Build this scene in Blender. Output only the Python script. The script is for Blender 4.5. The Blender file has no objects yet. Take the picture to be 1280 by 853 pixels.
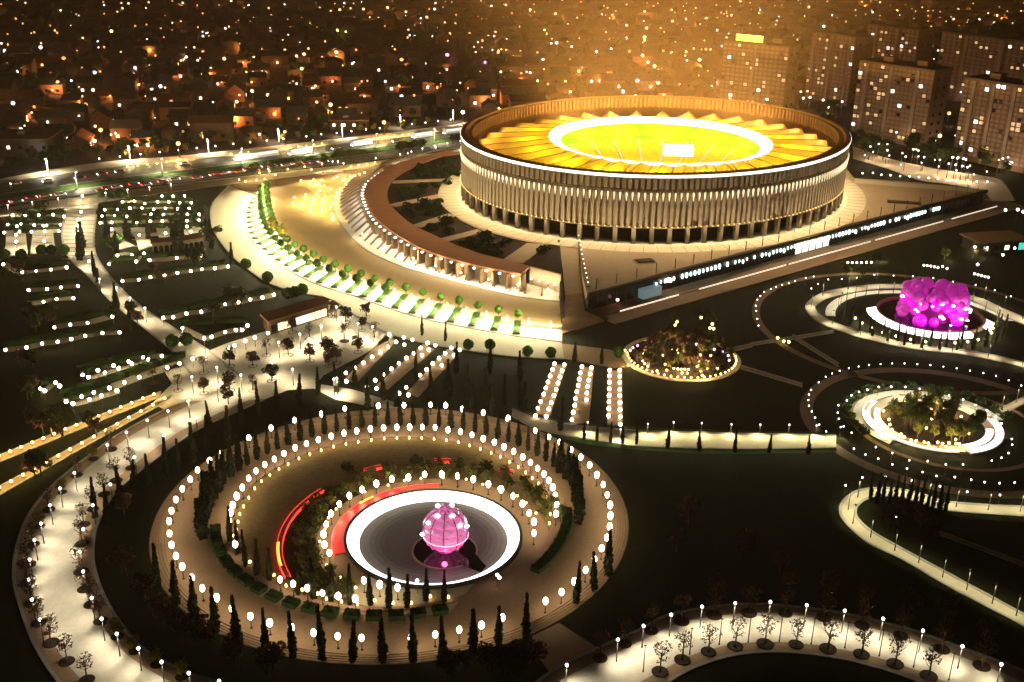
import bpy, math, random
from mathutils import Vector, Matrix, Euler
random.seed(7)
PI = math.pi; TAU = 2*PI
S = bpy.context.scene; COL = S.collection
# ------------------------------------------------------------------ camera
FPX, PITCH, ROLL, HC = 1350.0, math.radians(22.5), math.radians(1.1), 120.0
cd = bpy.data.cameras.new('camera'); cam = bpy.data.objects.new('camera', cd); COL.objects.link(cam)
cd.sensor_width = 36.0; cd.lens = FPX/1280*36; cd.clip_start = 1.0; cd.clip_end = 9000
cam.matrix_world = Matrix.Translation((0, 0, HC)) @ Euler((PI/2-PITCH, 0, 0)).to_matrix().to_4x4() @ Matrix.Rotation(ROLL, 4, 'Z')
S.camera = cam
# ------------------------------------------------------------------ world: night sky with a trace of city glow
w = bpy.data.worlds.new('World'); S.world = w; w.use_nodes = True
nt = w.node_tree; bg = nt.nodes['Background']
sk = nt.nodes.new('ShaderNodeTexSky'); sk.sky_type = 'NISHITA'; sk.sun_disc = False
sk.sun_elevation = math.radians(-4); sk.sun_rotation = math.radians(200)
mx = nt.nodes.new('ShaderNodeMixRGB'); mx.inputs[0].default_value = 0.85
mx.inputs[2].default_value = (0.16, 0.085, 0.04, 1)
nt.links.new(sk.outputs[0], mx.inputs[1]); nt.links.new(mx.outputs[0], bg.inputs[0]); bg.inputs[1].default_value = 0.03
S.view_settings.view_transform = 'Standard'; S.view_settings.look = 'None'
S.view_settings.exposure = 0.0; S.view_settings.gamma = 1.0
cy = S.cycles
cy.use_adaptive_sampling = True; cy.adaptive_threshold = .11; cy.adaptive_min_samples = 16; cy.use_denoising = True; cy.use_light_tree = True
cy.max_bounces = 4; cy.diffuse_bounces = 1; cy.glossy_bounces = 2; cy.transmission_bounces = 3
cy.transparent_max_bounces = 6; cy.volume_bounces = 0
cy.sample_clamp_indirect = 3.0; cy.caustics_reflective = False; cy.caustics_refractive = False
# ------------------------------------------------------------------ picture pixel -> point at height z
def G(x, y, z=0.0):
    a = (x-640)/FPX; b = -(y-426.5)/FPX
    c, s = math.cos(ROLL), math.sin(ROLL)
    a, b = c*a-s*b, s*a+c*b
    dz = b*math.cos(PITCH)-math.sin(PITCH); dy = math.cos(PITCH)+b*math.sin(PITCH)
    t = (z-HC)/dz
    return Vector((a*t, dy*t, z))
def zm(l, ox, oy, s): return [(ox+a*s, oy+b*s) for a, b in l]
# ------------------------------------------------------------------ materials
MATS = {}
def mat(name, c, rough=0.8, var=0.25, scale=0.6, bump=0.0, metal=0.0, em=None, es=0.0, sampling=None, rnd=0.0, scale2=None, coat=0.0, alpha=None):
    if name in MATS: return MATS[name]
    m = bpy.data.materials.new(name); m.use_nodes = True
    n = m.node_tree; p = n.nodes['Principled BSDF']; L = n.links
    p.inputs['Roughness'].default_value = rough; p.inputs['Metallic'].default_value = metal
    p.inputs['Coat Weight'].default_value = coat
    if rough >= .7: p.inputs['Specular IOR Level'].default_value = .08
    tc = n.nodes.new('ShaderNodeTexCoord')
    if var > 0:
        nz = n.nodes.new('ShaderNodeTexNoise'); nz.inputs['Scale'].default_value = scale; nz.inputs['Detail'].default_value = 6
        L.new(tc.outputs['Object'], nz.inputs['Vector'])
        fac = nz.outputs['Fac']
        if scale2:
            n2 = n.nodes.new('ShaderNodeTexNoise'); n2.inputs['Scale'].default_value = scale2; n2.inputs['Detail'].default_value = 4
            L.new(tc.outputs['Object'], n2.inputs['Vector'])
            ad = n.nodes.new('ShaderNodeMath'); ad.operation = 'ADD'; L.new(fac, ad.inputs[0]); L.new(n2.outputs['Fac'], ad.inputs[1])
            hf = n.nodes.new('ShaderNodeMath'); hf.operation = 'MULTIPLY'; hf.inputs[1].default_value = .5; L.new(ad.outputs[0], hf.inputs[0]); fac = hf.outputs[0]
        if rnd > 0:
            oi = n.nodes.new('ShaderNodeObjectInfo')
            mm = n.nodes.new('ShaderNodeMath'); mm.operation = 'MULTIPLY_ADD'; mm.inputs[1].default_value = rnd; mm.inputs[2].default_value = -rnd/2
            L.new(oi.outputs['Random'], mm.inputs[0])
            a2 = n.nodes.new('ShaderNodeMath'); a2.operation = 'ADD'; L.new(fac, a2.inputs[0]); L.new(mm.outputs[0], a2.inputs[1]); fac = a2.outputs[0]
        r = n.nodes.new('ShaderNodeValToRGB'); r.color_ramp.elements[0].position = 0.3; r.color_ramp.elements[1].position = 0.7
        r.color_ramp.elements[0].color = (*[max(0, v*(1-var)) for v in c], 1); r.color_ramp.elements[1].color = (*[min(1, v*(1+var)) for v in c], 1)
        L.new(fac, r.inputs['Fac']); L.new(r.outputs[0], p.inputs['Base Color'])
        if bump > 0:
            b = n.nodes.new('ShaderNodeBump'); b.inputs['Strength'].default_value = bump; b.inputs['Distance'].default_value = .1
            L.new(fac, b.inputs['Height']); L.new(b.outputs[0], p.inputs['Normal'])
    else:
        p.inputs['Base Color'].default_value = (*c, 1)
    if em:
        p.inputs['Emission Color'].default_value = (*em, 1); p.inputs['Emission Strength'].default_value = es
    if alpha is not None: p.inputs['Alpha'].default_value = alpha
    if sampling: m.cycles.emission_sampling = sampling
    MATS[name] = m; return m
M = dict(
 grass=mat('dark lawn', (.014, .015, .004), .95, .5, .05, .3, scale2=1.2),
 soil=mat('dark planting soil', (.035, .022, .014), .95, .4, .3, .4),
 cityground=mat('city ground', (.045, .03, .022), .95, .6, .012, scale2=.12),
 brown=mat('brown paving', (.34, .225, .13), .75, .16, .08, .15, scale2=1.6),
 brownd=mat('darker brown paving', (.23, .145, .085), .75, .2, .1, .15, scale2=1.4),
 pink=mat('rose paving', (.36, .22, .16), .75, .18, .2, .15),
 cream=mat('cream paving', (.52, .44, .30), .7, .12, .08, .12, scale2=1.2),
 pale=mat('pale stone paving', (.58, .53, .42), .7, .14, .1, .12, scale2=.9),
 olive=mat('dry lawn', (.22, .155, .065), .95, .3, .08, .3, scale2=.9),
 asphalt=mat('road asphalt', (.14, .13, .105), .6, .25, .05, .1, scale2=.8),
 mark=mat('white road paint', (.7, .7, .66), .6, .1, 2),
 kerb=mat('kerb stone', (.36, .33, .28), .8, .15, 1),
 green=mat('verge grass', (.045, .085, .02), .95, .35, .1, .3, scale2=1.5),
 hedge=mat('hedge leaves', (.03, .055, .016), .9, .5, .9, .8),
 hedgeb=mat('bright hedge leaves', (.06, .13, .03), .9, .4, .9, .8),
 cypress=mat('cypress foliage', (.030, .033, .016), .9, .45, .7, 0, rnd=.5),
 leaf=mat('green leaves', (.055, .075, .022), .85, .45, .9, 0, rnd=.5),
 leafo=mat('olive leaves', (.11, .115, .025), .85, .4, .9, 0, rnd=.5),
 leafy=mat('yellow autumn leaves', (.28, .22, .03), .85, .35, .9, 0, rnd=.4),
 leafr=mat('rust brown leaves', (.12, .062, .038), .85, .4, .9, 0, rnd=.5),
 topi=mat('clipped topiary leaves', (.06, .13, .025), .85, .4, .9, 0, rnd=.4),
 bark=mat('tree bark', (.10, .07, .05), .9, .3, 3, .5),
 pole=mat('dark painted steel', (.05, .045, .04), .5, .1, 2, metal=.6),
 polel=mat('pale galvanised steel', (.55, .55, .55), .5, .1, 2, metal=.1),
 globe=mat('lit white globe', (.9, .9, .9), .4, 0, em=(1, .80, .54), es=24.0, sampling='FRONT'),
 bulb=mat('lit white lamp', (.9, .9, .9), .4, 0, em=(1, .90, .74), es=9.0, sampling='FRONT'),
 bulbg=mat('lit warm garden lamp', (.9, .88, .8), .4, 0, em=(1, .82, .52), es=38.0, sampling='FRONT'),
 bulbn=mat('lit lamp head', (.9, .9, .9), .4, 0, em=(1, .97, .95), es=5.0, sampling='NONE'),
 gold=mat('lit gold lamp', (.9, .7, .3), .4, 0, em=(1, .72, .22), es=6.0, sampling='FRONT'),
 stone=mat('warm limestone', (.40, .30, .19), .8, .12, .4, .1, scale2=3),
 stoned=mat('brown stone', (.26, .17, .10), .8, .15, .4, .1),
 terrac=mat('terracotta roofing', (.45, .22, .115), .8, .14, .15, .1, scale2=2),
 dark=mat('dark glazing', (.012, .012, .013), .25, 0),
 darkwall=mat('dark wall', (.05, .038, .03), .8, .2, .5),
 membrane=None,
)
def G1(name): return M[name]
# ------------------------------------------------------------------ mesh builder
class MB:
    def __init__(s): s.v = []; s.f = []; s.mi = []; s.m = 0; s.sm = []
    def add(s, vs, fs, smooth=False):
        o = len(s.v); s.v += [tuple(v) for v in vs]
        for f in fs: s.f.append(tuple(i+o for i in f)); s.mi.append(s.m); s.sm.append(smooth)
    def box(s, c, d, rz=0, top=1.0):
        x, y, z = d[0]/2, d[1]/2, d[2]/2; ca, sa = math.cos(rz), math.sin(rz); vs = []
        for k, t in ((-1, 1), (1, top)):
            for i, j in ((-1, -1), (1, -1), (1, 1), (-1, 1)):
                px, py = i*x*t, j*y*t; vs.append((c[0]+px*ca-py*sa, c[1]+px*sa+py*ca, c[2]+k*z))
        s.add(vs, [(3, 2, 1, 0), (4, 5, 6, 7), (0, 1, 5, 4), (1, 2, 6, 5), (2, 3, 7, 6), (3, 0, 4, 7)])
    def lathe(s, prof, n=10, c=(0, 0, 0), smooth=True, sx=1, sy=1):
        vs = []; fs = []
        for r, z in prof:
            for i in range(n): a = TAU*i/n; vs.append((c[0]+r*sx*math.cos(a), c[1]+r*sy*math.sin(a), c[2]+z))
        for k in range(len(prof)-1):
            for i in range(n):
                j = (i+1) % n; fs.append((k*n+i, k*n+j, (k+1)*n+j, (k+1)*n+i))
        fs.append(tuple(range(n))[::-1]); fs.append(tuple((len(prof)-1)*n+i for i in range(n)))
        s.add(vs, fs, smooth)
    def ball(s, c, r, n=8, k=5, rz=None):
        rz = rz or r
        s.lathe([(max(.02*r, r*math.sin(PI*i/k)), -rz*math.cos(PI*i/k)) for i in range(k+1)], n, c)
    def tube(s, a, b, r0, r1, n=6):
        a = Vector(a); b = Vector(b); d = (b-a).normalized(); u = d.orthogonal().normalized(); v = d.cross(u)
        vs = [a+(u*math.cos(TAU*i/n)+v*math.sin(TAU*i/n))*r0 for i in range(n)]+[b+(u*math.cos(TAU*i/n)+v*math.sin(TAU*i/n))*r1 for i in range(n)]
        s.add(vs, [(i, (i+1) % n, n+(i+1) % n, n+i) for i in range(n)]+[tuple(range(n))[::-1], tuple(range(n, 2*n))], True)
    def prism(s, poly, z0, z1):
        n = len(poly); vs = [(p[0], p[1], z0) for p in poly]+[(p[0], p[1], z1) for p in poly]
        s.add(vs, [tuple(range(n))[::-1], tuple(range(n, 2*n))]+[(i, (i+1) % n, n+(i+1) % n, n+i) for i in range(n)])
    def leaves(s, n, fn, size, rng):
        for _ in range(n):
            c = Vector(fn()); a = Vector((rng.gauss(0, 1), rng.gauss(0, 1), rng.gauss(0, 1))).normalized(); b = a.orthogonal().normalized()
            if rng.random() < .5: b = a.cross(b)
            q = size*(.6+.8*rng.random()); h = size*(.5+.6*rng.random())
            s.add([c-a*q-b*h*.3, c+b*h, c+a*q+b*h*.3, c-b*h], [(0, 1, 2, 3)])
    def mesh(s, name, mats):
        me = bpy.data.meshes.new(name); me.from_pydata(s.v, [], s.f)
        for m in (mats if isinstance(mats, (list, tuple)) else [mats]): me.materials.append(M[m] if isinstance(m, str) else m)
        me.polygons.foreach_set('material_index', s.mi); me.polygons.foreach_set('use_smooth', s.sm)
        me.update(); return me
def ob(name, me, parent=None, loc=(0, 0, 0), rz=0.0, sc=None, kind=None, label=None, cat=None, group=None):
    o = bpy.data.objects.new(name, me); COL.objects.link(o); o.location = loc; o.rotation_euler = (0, 0, rz)
    if sc: o.scale = sc if isinstance(sc, (tuple, list)) else (sc,)*3
    if parent: o.parent = parent
    if kind: o['kind'] = kind
    if label: o['label'] = label
    if cat: o['category'] = cat
    if group: o['group'] = group
    return o
def thing(name, label, cat, loc=(0, 0, 0), rz=0.0, group=None, sc=None): return ob(name, None, None, loc, rz, sc, None, label, cat, group)
def ordn(i): return '%d%s' % (i, 'th' if 10 <= i % 100 <= 20 else {1: 'st', 2: 'nd', 3: 'rd'}.get(i % 10, 'th'))
def light(parent, kind, energy, color, loc, radius=.3, spot=140, blend=.6, name='lamp_light', aim=None, cache={}):
    key = (kind, energy, color, radius, spot, blend)
    if key not in cache:
        d = bpy.data.lights.new(name, kind); d.energy = energy; d.color = color; d.shadow_soft_size = radius
        if kind == 'SPOT': d.spot_size = math.radians(spot); d.spot_blend = blend
        cache[key] = d
    o = bpy.data.objects.new(name, cache[key]); COL.objects.link(o); o.location = loc
    if parent: o.parent = parent
    if aim is not None: o.rotation_euler = (Vector(aim)-Vector(loc)).to_track_quat('-Z', 'Y').to_euler()
    return o
# ------------------------------------------------------------------ sheets
def cat_rom(P, n):
    P = [Vector((p[0], p[1], 0)) for p in P]
    d = [0]
    for a, b in zip(P, P[1:]): d.append(d[-1]+(b-a).length)
    out = []
    for k in range(n):
        t = d[-1]*k/(n-1); i = 0
        while i < len(P)-2 and d[i+1] < t: i += 1
        u = (t-d[i])/max(1e-6, d[i+1]-d[i]); p1, p2 = P[i], P[i+1]; p0 = P[i-1] if i > 0 else p1*2-p2; p3 = P[i+2] if i+2 < len(P) else p2*2-p1
        out.append(.5*((2*p1)+(p2-p0)*u+(2*p0-5*p1+4*p2-p3)*u*u+(3*p1-p0-3*p2+p3)*u**3))
    return out
def ribbon(name, Lp, Rp, z, m, n=60, kerb=True, zpx=0.0, th=0.0, parent=None, kind='structure', world=False, lab=None):
    A = cat_rom(Lp if world else [G(x, y, zpx) for x, y in Lp], n); B = cat_rom(Rp if world else [G(x, y, zpx) for x, y in Rp], n)
    mb = MB(); vs = []
    for a, b in zip(A, B): vs += [(a.x, a.y, z), (b.x, b.y, z)]
    mb.add(vs, [(2*i, 2*i+1, 2*i+3, 2*i+2) for i in range(n-1)])
    if th:
        lo = [(x, y, zz-th) for x, y, zz in vs]
        mb.add(vs+lo, [(2*i, 2*i+2, 2*n+2*i+2, 2*n+2*i) for i in range(n-1)]+[(2*i+1, 2*n+2*i+1, 2*n+2*i+3, 2*i+3) for i in range(n-1)]+[(0, 2*n, 2*n+1, 1), (2*n-2, 2*n-1, 4*n-1, 4*n-2)])
        mb.add(lo, [(2*i, 2*i+1, 2*i+3, 2*i+2) for i in range(n-1)])
    o = ob(name, mb.mesh(name, m), parent, kind=kind)
    if kerb:
        kb = MB()
        for C, sg in ((A, 1), (B, -1)):
            vs = []
            for i in range(n):
                t = (C[min(i+1, n-1)]-C[max(i-1, 0)]).normalized(); q = Vector((-t.y, t.x, 0))*.3
                vs += [(C[i].x-q.x, C[i].y-q.y, z-.05), (C[i].x-q.x, C[i].y-q.y, z+.13), (C[i].x+q.x, C[i].y+q.y, z+.13), (C[i].x+q.x, C[i].y+q.y, z-.05)]
            kb.add(vs, [(4*i+j, 4*i+j+1, 4*i+j+5, 4*i+j+4) for i in range(n-1) for j in range(3)])
        ob('kerb', kb.mesh('kerb', 'kerb'), o, kind='structure')
    return o, A, B
def annulus(name, c, r0, r1, z, m, a0=0.0, a1=TAU, n=96, th=0.0, parent=None, kind='structure', z1=None):
    mb = MB(); z1 = z if z1 is None else z1; vs = []; full = abs(a1-a0-TAU) < 1e-6
    for i in range(n+1):
        a = a0+(a1-a0)*i/n; ca, sa = math.cos(a), math.sin(a)
        vs += [(c[0]+r0*ca, c[1]+r0*sa, z), (c[0]+r1*ca, c[1]+r1*sa, z1)]
    mb.add(vs, [(2*i, 2*i+1, 2*i+3, 2*i+2) for i in range(n)])
    if th:
        k = len(vs); lo = [(x, y, zz-th) for x, y, zz in vs]
        mb.add(vs+lo, [(2*i+1, k+2*i+1, k+2*i+3, 2*i+3) for i in range(n)]+[(2*i, 2*i+2, k+2*i+2, k+2*i) for i in range(n)]+([] if full else [(0, k, k+1, 1), (2*n, 2*n+1, k+2*n+1, k+2*n)]))
    return ob(name, mb.mesh(name, m), parent, kind=kind)
def polysheet(name, P, z, m, zpx=0.0, th=0.0, parent=None, kind='structure'):
    mb = MB(); pts = [G(x, y, zpx) for x, y in P]
    if th: mb.prism(pts, z-th, z)
    else: mb.add([(p.x, p.y, z) for p in pts], [tuple(range(len(pts)))])
    return ob(name, mb.mesh(name, m), parent, kind=kind)
def ang(c, x, y, z=0): p = G(x, y, z); return math.atan2(p.y-c[1], p.x-c[0])
def P2(c, r, a, z=0.0): return Vector((c[0]+r*math.cos(a), c[1]+r*math.sin(a), z))

# =================================================================== GROUND
C2 = (-15.0, 185.6)
def holed(z, r, outer, n=96):
    mb = MB(); vs = []
    for i in range(n):
        a = TAU*i/n; p = P2(C2, r, a, z); vs += [p, outer(a)]
    mb.add(vs, [(2*i, 2*i+1, (2*i+3) % (2*n), (2*i+2) % (2*n)) for i in range(n)]); return mb
def _far(a):
    c, s_ = math.cos(a), math.sin(a); t = min((3000/abs(c) if abs(c) > 1e-6 else 1e9), ((4500-C2[1])/s_ if s_ > 1e-6 else (C2[1]+300)/-s_ if s_ < -1e-6 else 1e9)); return Vector((C2[0]+c*t, C2[1]+s_*t, -.02))
mb = holed(-.02, 17.5, _far)
ob('ground', mb.mesh('ground', 'grass'), kind='structure')
cg = [G(-60, 236), G(120, 207), G(250, 193), G(580, 155), G(700, 140)]+[Vector((140, 590, 0)), Vector((205, 560, 0)), Vector((330, 470, 0)), Vector((800, 440, 0)), Vector((2950, 440, 0)), Vector((2950, 4450, 0)), Vector((-2950, 4450, 0)), Vector((-2950, 380, 0))]
mb = MB(); mb.add([(p.x, p.y, .0) for p in cg], [tuple(range(len(cg)))]); ob('city_ground', mb.mesh('city_ground', 'cityground'), kind='structure')
# =================================================================== HIGHWAY
def xs(l): return l
E0 = [(-60, 236), (107, 206), (250, 193), (480, 167.4), (600, 152), (700, 141)]          # outer edge of far pavement
E1 = [(-60, 238), (118, 213), (250, 199.6), (480, 175), (600, 159), (700, 147)]
E2 = [(-60, 252), (118, 227), (250, 210.5), (480, 183), (600, 166), (700, 153)]
E3 = [(-60, 258.5), (118, 234.5), (250, 217), (480, 190.5), (600, 172), (700, 158)]
E4 = [(-60, 266), (118, 241.5), (250, 225), (480, 198.5), (600, 181), (700, 166)]
E5 = [(-60, 270), (118, 244.5), (250, 227.5), (480, 201), (600, 184), (700, 169)]
E6 = [(-60, 281), (118, 254.5), (250, 236), (400, 217), (480, 207), (600, 190)]
ribbon('pavement', E0, E1, .12, 'cream'); ribbon('road', E1, E2, .03, 'asphalt'); ribbon('median', E2, E3, .1, 'green')
ribbon('road', E3, E4, .03, 'asphalt'); ribbon('verge', E4, E5, .08, 'green', kerb=False); ribbon('pavement', E5, E6, .12, 'cream')
def lerp_edges(A, B, t): return [(a[0]+(b[0]-a[0])*t, a[1]+(b[1]-a[1])*t) for a, b in zip(A, B)]
mb = MB()
for Ea, Eb in ((E1, E2), (E3, E4)):
    for t in ((.33, .66) if Ea is E1 else (.5,)):
        C = cat_rom([G(*p) for p in lerp_edges(Ea, Eb, t)], 130)
        for i in range(0, 128, 2):
            a, b = C[i], C[i+1]; d = (b-a).normalized(); q = Vector((-d.y, d.x, 0))*.12; e = a+(b-a)*.8
            mb.add([(a.x-q.x, a.y-q.y, .05), (e.x-q.x, e.y-q.y, .05), (e.x+q.x, e.y+q.y, .05), (a.x+q.x, a.y+q.y, .05)], [(0, 1, 2, 3)])
ob('lane_marking', mb.mesh('lane_marking', 'mark'), kind='structure')

# =================================================================== PROTOTYPE MESHES
R = random.Random(3)
def me_cypress(seed, n=420):
    r = random.Random(seed); mb = MB()
    def prof(t): return (.35+.65*math.sin(PI*min(1, t*1.1+.12)))*(1-t)**.45 if t < 1 else 0
    def fn():
        t = r.random()**1.15; a = r.random()*TAU; q = prof(t)*(.55+.5*r.random())*(1+.18*math.sin(3*a+9*t+seed))
        return (q*math.cos(a), q*math.sin(a), .4+t*9.2)
    mb.leaves(n, fn, .42, r)
    mb.lathe([(.5, .3), (.72, 2.0), (.66, 4), (.45, 6.5), (.2, 8.5), (.03, 9.4)], 7)
    return mb.mesh('cypress_crown', 'cypress')
CYP = [me_cypress(i) for i in range(4)]
mb = MB(); mb.tube((0, 0, 0), (0, 0, 1.2), .22, .18); CYPT = mb.mesh('cypress_trunk', 'bark')
def me_trunk(seed, h, br, spread):
    r = random.Random(seed); mb = MB(); mb.tube((0, 0, 0), (0, 0, h*.55), .16, .11); mb.tube((0, 0, h*.55), (.1, 0, h*.95), .11, .03)
    for i in range(br):
        a = TAU*i/br+r.random(); z = h*(.32+.4*r.random()); l = spread*(.6+.5*r.random())
        p = Vector((l*.5*math.cos(a), l*.5*math.sin(a), z+l*.45)); mb.tube((0, 0, z), p, .07, .045, 5)
        e = p+Vector((l*.5*math.cos(a+.5), l*.5*math.sin(a+.5), l*.5)); mb.tube(p, e, .045, .02, 4)
        e2 = p+Vector((l*.4*math.cos(a-.6), l*.4*math.sin(a-.6), l*.6)); mb.tube(p, e2, .04, .015, 4)
    return mb.mesh('tree_trunk', 'bark')
def me_crown(seed, n, h0, h1, rad, m, size, clumps=9, core=True):
    r = random.Random(seed); mb = MB(); cl = []
    for i in range(clumps):
        a = TAU*i/clumps+r.random()*.8; q = rad*(.25+.5*r.random()); t = r.random()
        cl.append((q*math.cos(a), q*math.sin(a), h0+(h1-h0)*(.25+.55*t), rad*(.35+.25*r.random())))
    def fn():
        c = r.choice(cl); d = Vector((r.gauss(0, 1), r.gauss(0, 1), r.gauss(0, 1))).normalized()*c[3]*(.6+.45*r.random())
        return (c[0]+d.x, c[1]+d.y, c[2]+d.z*.85)
    mb.leaves(n, fn, size, r)
    return mb.mesh('tree_crown', m)
TRK = [me_trunk(i, 5.2, 7, 1.9) for i in range(3)]
CR_SPARSE = [me_crown(20+i, 210, 1.8, 6.2, 1.7, 'leafr', .17, 8) for i in range(3)]
CR_YEL = [me_crown(30+i, 420, 1.2, 4.4, 1.7, 'leafy', .24, 8) for i in range(2)]
CR_OLV = [me_crown(40+i, 420, 1.0, 4.6, 2.0, 'leafo', .26, 9) for i in range(3)]
CR_GRN = [me_crown(50+i, 460, 1.4, 6.4, 2.2, 'leaf', .30, 10) for i in range(3)]
CR_RUST = [me_crown(60+i, 420, 1.4, 5.8, 2.0, 'leafr', .28, 9) for i in range(3)]
def me_topi(seed, rad, z):
    r = random.Random(seed); mb = MB(); mb.ball((0, 0, z), rad*.9, 10, 7)
    def fn():
        d = Vector((r.gauss(0, 1), r.gauss(0, 1), r.gauss(0, 1))).normalized()*rad*(.88+.18*r.random()); return (d.x, d.y, z+d.z)
    mb.leaves(360, fn, .24, r); return mb.mesh('topiary_crown', 'topi')
TOP = [me_topi(i, 1.55, 2.7) for i in range(2)]
mb = MB(); mb.tube((0, 0, 0), (0, 0, 2), .13, .11); TOPT = mb.mesh('topiary_trunk', 'bark')
mb = MB(); mb.lathe([(1.45, 0), (1.45, .1), (1.25, .1), (1.2, .05)], 14, smooth=False); PIT = mb.mesh('planting_pit', 'soil')
def tree(name, label, p, crown, trunk, sc=1.0, rz=None, group=None, cat='tree', pit=False, zs=None):
    t = thing(name, label, cat, p, R.random()*TAU if rz is None else rz, group, (sc, sc, zs or sc))
    ob('trunk', trunk, t); ob('crown', crown, t)
    if pit: ob('planting_pit', PIT, t)
    return t
ncyp = [0]
def cypress(label, p, h=9.5, wd=1.0, group=None):
    s = h/9.5; wv = wd*R.uniform(.72, 1.02); t = thing('cypress_tree', label, 'cypress tree', p, R.random()*TAU, group, (s*wv, s*wv, s*R.uniform(.9, 1.1))); t.rotation_euler[0] = R.gauss(0, .03); t.rotation_euler[1] = R.gauss(0, .03)
    ob('trunk', CYPT, t); ob('crown', R.choice(CYP), t); return t
# lamps
def me_ball(r, rz, z, m, n=12, k=7): mb = MB(); mb.ball((0, 0, z), r, n, k, rz); return mb.mesh('globe', m)
GLOBE = me_ball(.62, .95, 2.6, 'globe'); BALL = me_ball(.74, .78, 1.3, mat('lit white ball', (.9, .9, .9), .4, 0, em=(1, .82, .56), es=11.0, sampling='FRONT'))
mb = MB(); mb.lathe([(.26, 0), (.26, .12), (.09, .2), (.07, 1.8), (.2, 1.9)], 7); GPOLE = mb.mesh('pole', 'pole')
mb = MB(); mb.lathe([(.3, 0), (.3, .1), (.16, .2), (.14, .6), (.35, .68)], 8); BPOLE = mb.mesh('base', 'pole')
GLOW = me_ball(.22, .42, .45, 'gold', 8, 5)
def globe_lamp(label, x, y, group, zpx=2.6, p=None, glow=None):
    p = p or G(x, y, zpx); t = thing('globe_lamp', label, 'globe lamp', (p.x, p.y, 0.15), 0, group)
    q_ = R.uniform(.70, .88); ob('globe', GLOBE, t, (0, 0, 2.6*(1-q_)), 0, (q_, q_, q_*R.uniform(.95, 1.08))); ob('pole', GPOLE, t)
    if glow: ob('base_light', GLOW, t, glow)
    return t
def ball_lamp(label, x, y, group, sc=1.0):
    p = G(x, y, 1.3*sc); t = thing('ball_lamp', label, 'globe lamp', (p.x, p.y, .05), 0, group, sc)
    ob('globe', BALL, t); ob('base', BPOLE, t); return t
def me_small(r, h, bm, pm='pole'):
    mb = MB(); mb.m = 0; mb.ball((0, 0, h), r, 8, 5); mb.m = 1; mb.lathe([(.16, 0), (.07, .15), (.05, h-r*.8)], 5); return mb.mesh('small_lamp', [bm, pm])
SM_G = me_small(.40, 2.4, 'bulbg'); SM_GOLD = me_small(.34, .8, 'gold'); SM_B = me_small(.36, 3.2, 'bulb'); SM_N = me_small(.26, 3.2, 'bulbn')
def small(name, label, x, y, me, h, group, cat='garden lamp', sc=1.0, z=0.0):
    p = G(x, y, z+h*sc); return ob(name, me, None, (p.x, p.y, z), 0, sc, None, label, cat, group)
PL_H = 4.6
mb = MB(); mb.lathe([(.16, 0), (.12, .2), (.06, PL_H-.3)], 6); PLP = mb.mesh('pole', 'pole')
mb = MB(); mb.lathe([(.08, PL_H-.3), (.27, PL_H-.05), (.29, PL_H+.15), (.14, PL_H+.34)], 9); PLH = mb.mesh('lamp_head', 'bulbn')  # head
mb = MB(); mb.lathe([(.30, PL_H-.1), (.30, PL_H), (.1, PL_H+.2)], 8); PLHD = mb.mesh('lamp_hood', 'pole')
def path_lamp(label, x, y, group, aim=None, energy=1500, color=(1, .84, .56), zoff=0.0, p=None, spot=125, cat='path lamp', hood=False, sc=1.0):
    p = p or G(x, y, PL_H+zoff); t = thing('path_lamp', label, cat, (p.x, p.y, zoff), 0, group, sc)
    ob('pole', PLP, t)
    if hood: ob('lamp_hood', PLHD, t)
    else: ob('lamp_head', PLH, t)
    if energy:
        a = None
        if aim is not None: a = Vector((aim.x-p.x, aim.y-p.y, 0))
        light(t, 'SPOT', energy, color, (0, 0, PL_H-.6), .35, spot, .8, aim=a)
    return t
def path_lengths(P, n):
    C = cat_rom([G(*p) for p in P], n); return C

# =================================================================== GREAT FORECOURT around the stadium (left/front)
ROAD_O = [(286, 232), (266, 255), (264, 275), (268.6, 291), (289, 318.6), (313, 339), (340, 356), (374, 366), (415, 375), (450, 398), (485, 416.6), (530, 429), (577, 437), (640, 446), (705, 449)]
PL_O = [(318, 245), (309, 262), (308, 280), (314, 299), (331, 317), (352, 333), (385, 351), (425.5, 365.6), (447.6, 371.7), (487, 386), (532.6, 399.6), (580, 409), (634.6, 419), (672, 424), (702, 428)]
PL_I = [(334, 237), (338, 262), (341, 276), (348, 292), (362, 308), (384, 321), (410, 334), (442, 347), (466, 355), (505, 367), (551, 379), (598, 390), (650, 401), (682, 405), (702, 407)]
BAY_O = [(520, 196), (450, 216), (425, 236), (418, 254), (420, 270), (434, 290.8), (461, 314.6), (502, 333.3), (536, 343.5), (570, 352.7), (621, 365.6), (655, 372.4), (699, 377.5)]
BR_O = [(560, 188), (500, 203), (466, 222), (456, 236), (457.8, 250), (468, 270.4), (485, 285.7), (512, 302.7), (536, 314), (570, 324.8), (604, 333.3), (651.6, 342.5)]
BR_I = [(578, 191), (545, 198), (508, 214), (488, 230), (485, 250), (498.6, 267), (515.6, 280.6), (543, 294), (570, 306), (604, 318), (638, 326.5), (662, 332.6)]
fc = [(286, 232)]+ROAD_O+[(703, 428), (703, 372), (700, 330), (560, 300), (470, 250), (500, 200), (520, 196), (420, 214), (330, 226)]
polysheet('forecourt_base', fc, .03, 'brownd')
_, RA, RB = ribbon('forecourt_road', ROAD_O, PL_O, .07, 'cream', 90)
ribbon('planter_band', PL_O, PL_I, .09, 'pale', 90, kerb=False)
M['fpave'] = mat('golden forecourt paving', (.42, .30, .14), .75, .16, .08, .15, scale2=1.6)
_, FA, FB = ribbon('forecourt_paving', PL_I, BAY_O, .07, 'fpave', 90)
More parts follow.
